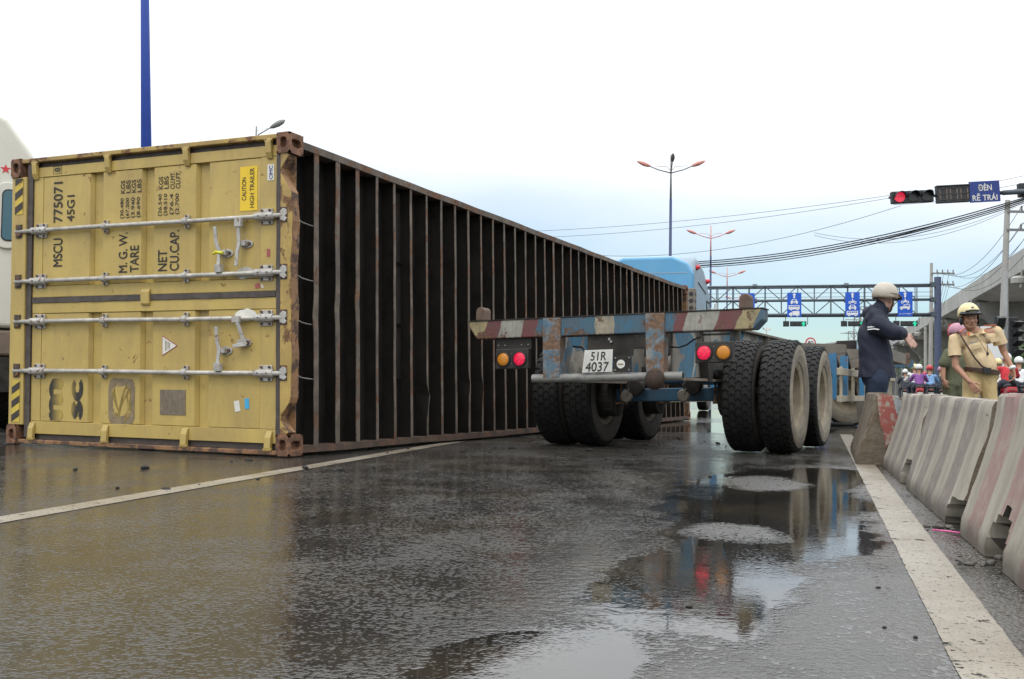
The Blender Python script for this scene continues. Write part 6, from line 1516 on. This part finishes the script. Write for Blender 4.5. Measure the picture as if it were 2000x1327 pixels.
for s_, p in ((1, fA), (-1, fB)): mb = MB(); capsule(mb, p+Vector((-.03, 0, -.01)), p+Vector((.14, 0, -.025)), .045, .035); mb.build('shoe', 'black plastic', nav, smooth=True)
for p in (fL, fR): mb = MB(); capsule(mb, p+Vector((0, .03, -.01)), p+Vector((0, -.14, -.025)), .045, .035); mb.build('shoe', 'black plastic', pol, smooth=True)

# --- figure in olive behind the policeman
OY = 16.2; ob = at(1860, 770, OY)
ol = thing('person', 'figure in olive green uniform and pink helmet half hidden behind the khaki policeman', 'person', (ob.x, OY, 0))
def L4(px, py, y=0): p = at(px, py, OY); return Vector((p.x-ob.x, y, p.z))
hc = L4(1870, 655, 0); fw = Vector((.75, .6, -.15)); hcaps, HP = head_caps(hc, fw, (0, 0, 1), 1.0, neck=L4(1866, 678))
sA, sB = L4(1848, 690, -.08), L4(1880, 690, .1); eA, wA = L4(1838, 714, -.08), L4(1837, 741, -.10); eB, wB = L4(1886, 720, .1), L4(1888, 748, .1); hp_ = L4(1864, 748, 0)
kA2, kB2 = L4(1856, 800, 0), L4(1872, 800, .05); fA2, fB2 = Vector((kA2.x, 0, .06)), Vector((kB2.x+.02, .05, .06))
body = list(hcaps)
for c in ((sA, eA, .05, .042), (eA, wA, .04, .03), (sB, eB, .05, .042), (eB, wB, .04, .03), (L4(1866, 685), hp_, .10, .12, dict(flat=.7, side=(1, 0, 0))), (sA, sB, .06, .06), (hp_+Vector((-.08, 0, 0)), kA2, .085, .055), (hp_+Vector((.08, 0, 0)), kB2, .085, .055), (kA2, fA2, .05, .04), (kB2, fB2, .05, .04)): body.append(c)
hand(body, wA, Vector((.03, -.02, -.12)), Vector((.8, .3, 0)), 1, curl=.4); hand(body, wB, Vector((.0, 0, -.1)), Vector((-1, 0, 0)), 1, curl=.4)
fuse('body', body, 'skin', ol, .009, 2); face_bits(HP, ol)
fuse('shirt', [(L4(1865, 704), L4(1865, 748), .16, .165, dict(flat=.75, side=(1, 0, 0))), (L4(1853, 692, -.04), L4(1876, 692, .05), .085, .085), (sA, sA+(eA-sA)*.82, .075, .085), (sB, sB+(eB-sB)*.8, .075, .085), (L4(1862, 686), L4(1870, 685), .08, .08)], 'olive', ol, .014, 6, fold=.012, fscale=8, seed=7, cut=[(L4(1862, 754), Vector((0, 0, -1)))])
fuse('trousers', [(L4(1858, 750), L4(1872, 750, .03), .125, .125), (hp_+Vector((-.08, 0, -.04)), kA2, .11, .085), (hp_+Vector((.08, 0, -.04)), kB2, .11, .085), (kA2, fA2, .085, .075), (kB2, fB2, .085, .075)], 'olive', ol, .015, 3, fold=.010, seed=8)
helmet(hc+Vector((0, 0, .012)), fw, ol, 'helmet pink', .99)
for p in (fA2, fB2): mb = MB(); capsule(mb, p+Vector((-.03, 0, -.01)), p+Vector((.13, .05, -.025)), .045, .035); mb.build('shoe', 'black plastic', ol, smooth=True)

# --- riders waiting on motorbikes in the lane beyond the barriers
def motorbike(loc, rz, mat, label, group):
    t = thing('motorbike', label, 'motorbike', loc, rz, group)
    for y in (-.60, .60):
        mb = MB(); mb.lathe([(.22, -.035), (.265, -.045), (.285, -.02), (.288, 0), (.285, .02), (.265, .045), (.22, .035), (.215, 0), (.22, -.035)], (0, y, .288), (1, 0, 0), 20, False); w = mb.build('wheel', 'black rubber', t, smooth=True)
        mb = MB()
        for k in range(5): a = 2*pi*k/5; mb.bar((0, y, .288), (0, y+.22*cos(a), .288+.22*sin(a)), .02, .02)
        mb.build('spokes', 'chrome dull', w)
    mb = MB(); mb.prism([(-.85, .62), (-.80, .78), (-.3, .72), (-.05, .55), (.2, .55), (.38, .95), (.50, .95), (.42, .45), (.1, .32), (-.35, .36), (-.6, .5)], -.12, .12, SX); b = mb.build('body', mat, t); bv = b.modifiers.new('bevel', 'BEVEL'); bv.width = .05; bv.segments = 2
    mb = MB(); mb.prism([(-.82, .77), (-.80, .83), (-.05, .80), (.05, .72), (-.25, .73)], -.13, .13, SX); mb.build('seat', 'black plastic', t, bevel=.02)
    mb = MB(); mb.tube([(-.34, .30, 1.0), (-.12, .40, 1.02), (.12, .40, 1.02), (.34, .30, 1.0)], .016, 6); mb.build('handlebar', 'chrome dull', t, smooth=True)
    mb = MB(); mb.bar((0, .44, .95), (0, .60, .29), .06, .05); mb.build('fork', 'chrome dull', t)
    for x in (-.36, .36): mb = MB(); mb.tube([(x*.8, .34, 1.02), (x, .30, 1.18)], .008, 5); mb.ball((x, .30, 1.21), (.05, .012, .035), 8, 6); mb.build('mirror', 'chrome dull', t)
    mb = MB(); mb.box(-.06, .06, -.89, -.86, .67, .72); mb.build('tail_lamp', 'label red', t); mb = MB(); mb.box(-.09, .09, -.885, -.875, .45, .60); mb.build('number_plate', 'plate white', t)
    mb = MB(); mb.tube([(.16, -.05, .33), (.17, -.75, .42)], [.035, .055], 8); mb.build('exhaust', 'chrome dull', t, smooth=True)
    return t
RID = {}
def dressed(me, mat):
    m = me.copy(); m.materials.clear(); m.materials.append(MATS[mat]); return m
def rider(loc, rz, shirt, hel, label, group, sd_, trouser='dark shirt'):
    t = thing('person', label, 'person', loc, rz, group)
    if not RID:
        hcaps, HP = head_caps((0, -.02, 1.46), (0.0, 1, -.1), (0, 0, 1), 1.0, neck=(0, -.08, 1.28)); body = list(hcaps)
        for s_ in (-1, 1):
            for c in (((s_*.18, -.08, 1.24), (s_*.27, .08, 1.04), .05, .042), ((s_*.27, .08, 1.04), (s_*.31, .29, 1.02), .04, .03), ((s_*.09, -.2, .84), (s_*.19, .18, .78), .085, .06), ((s_*.19, .18, .78), (s_*.20, .05, .38), .055, .04), ((s_*.20, .02, .34), (s_*.20, .20, .32), .045, .04)): body.append(c)
        body.append(((0, -.1, 1.2), (0, -.2, .9), .1, .12, dict(flat=.8, side=(1, 0, 0))))
        RID['b'] = fuse('body', body, 'skin', t, .018, 2)
        RID['s'] = fuse('shirt', [((0, -.11, 1.13), (0, -.2, .92), .165, .165, dict(flat=.75, side=(1, 0, 0))), ((-.13, -.09, 1.21), (.13, -.09, 1.21), .085, .085), ((-.18, -.08, 1.22), (-.27, .06, 1.05), .075, .065), ((.18, -.08, 1.22), (.27, .06, 1.05), .075, .065), ((-.27, .06, 1.05), (-.30, .22, 1.03), .06, .05), ((.27, .06, 1.05), (.30, .22, 1.03), .06, .05)], shirt, t, .02, 3, fold=.012, seed=sd_)
        RID['t'] = fuse('trousers', [((s_*.09, -.2, .84), (s_*.19, .18, .78), .11, .085) for s_ in (-1, 1)]+[((s_*.19, .18, .78), (s_*.20, .06, .40), .08, .065) for s_ in (-1, 1)]+[((-.08, -.22, .86), (.08, -.22, .86), .12, .12)], trouser, t, .022, 2)
    else:
        link('body', RID['b'].data, t); link('shirt', dressed(RID['s'].data, shirt), t); link('trousers', dressed(RID['t'].data, trouser), t)
    k = random.Random(sd_).uniform(.95, 1.05); t.scale = (k, k, k)
    helmet((0, -.02, 1.475), (0, 1, -.1), t, hel, .98, peak='black plastic')
    return t
def crowd(px, Y, shirt, hel, bike, lab, blab, sd_, dz=0):
    b = at(px, 770, Y); rz = -ROAD_YAW+random.Random(sd_).uniform(-.12, .12)
    motorbike((b.x, b.y, 0), rz, bike, blab, 'motorbikes waiting beyond the barriers'); rider((b.x, b.y, dz), rz, shirt, hel, lab, 'riders waiting on motorbikes', sd_)
crowd(1768, 44, 'dark shirt', 'helmet white', 'bike black', 'rider in dark shirt and white helmet next to the navy raincoat', 'black motorbike under the dark shirted rider with white helmet', 1)
crowd(1786, 41, 'white shirt', 'helmet yellow', 'bike black', 'rider in white shirt with yellow helmet', 'black motorbike under the white shirted rider with yellow helmet', 2)
crowd(1795, 37, 'purple', 'helmet white', 'bike red', 'rider in checked purple shirt with white helmet', 'red motorbike under the purple shirted rider', 3)
crowd(1816, 38, 'sky shirt', 'helmet red', 'bike black', 'rider in light blue shirt with red helmet', 'black motorbike under the light blue shirted rider', 4)
crowd(1806, 52, 'pink shirt', 'helmet red', 'bike red', 'rider in pink shirt seen between purple and blue riders', 'red motorbike under the pink shirted rider', 5)
crowd(1775, 56, 'teal shirt', 'helmet white', 'bike black', 'far rider in teal shirt behind the white shirted one', 'black motorbike under the teal shirted rider', 6)
crowd(1838, 40, 'dark shirt', 'helmet pink', 'bike black', 'rider in dark clothes next to the arm of the olive figure', 'black motorbike beside the olive figure', 7)
crowd(1950, 30, 'white shirt', 'helmet yellow', 'bike black', 'rider in white shirt behind the watch of the khaki policeman', 'black motorbike behind the khaki policeman', 8)
crowd(1966, 27, 'red shirt', 'helmet white', 'bike red', 'rider in red shirt with white helmet right of the khaki policeman', 'red motorbike under the red shirted rider', 9, 0)
crowd(1990, 30, 'white shirt', 'helmet white', 'bike black', 'rider in pale shirt beyond the red shirted rider', 'black motorbike under the pale shirted rider', 10)
crowd(1982, 42, 'red shirt', 'helmet white', 'bike red', 'far rider in red shirt under the viaduct', 'red motorbike far under the viaduct', 11)
crowd(2012, 36, 'dark shirt', 'helmet white', 'bike black', 'far rider in dark shirt by the viaduct trees', 'black motorbike near the viaduct trees', 12)
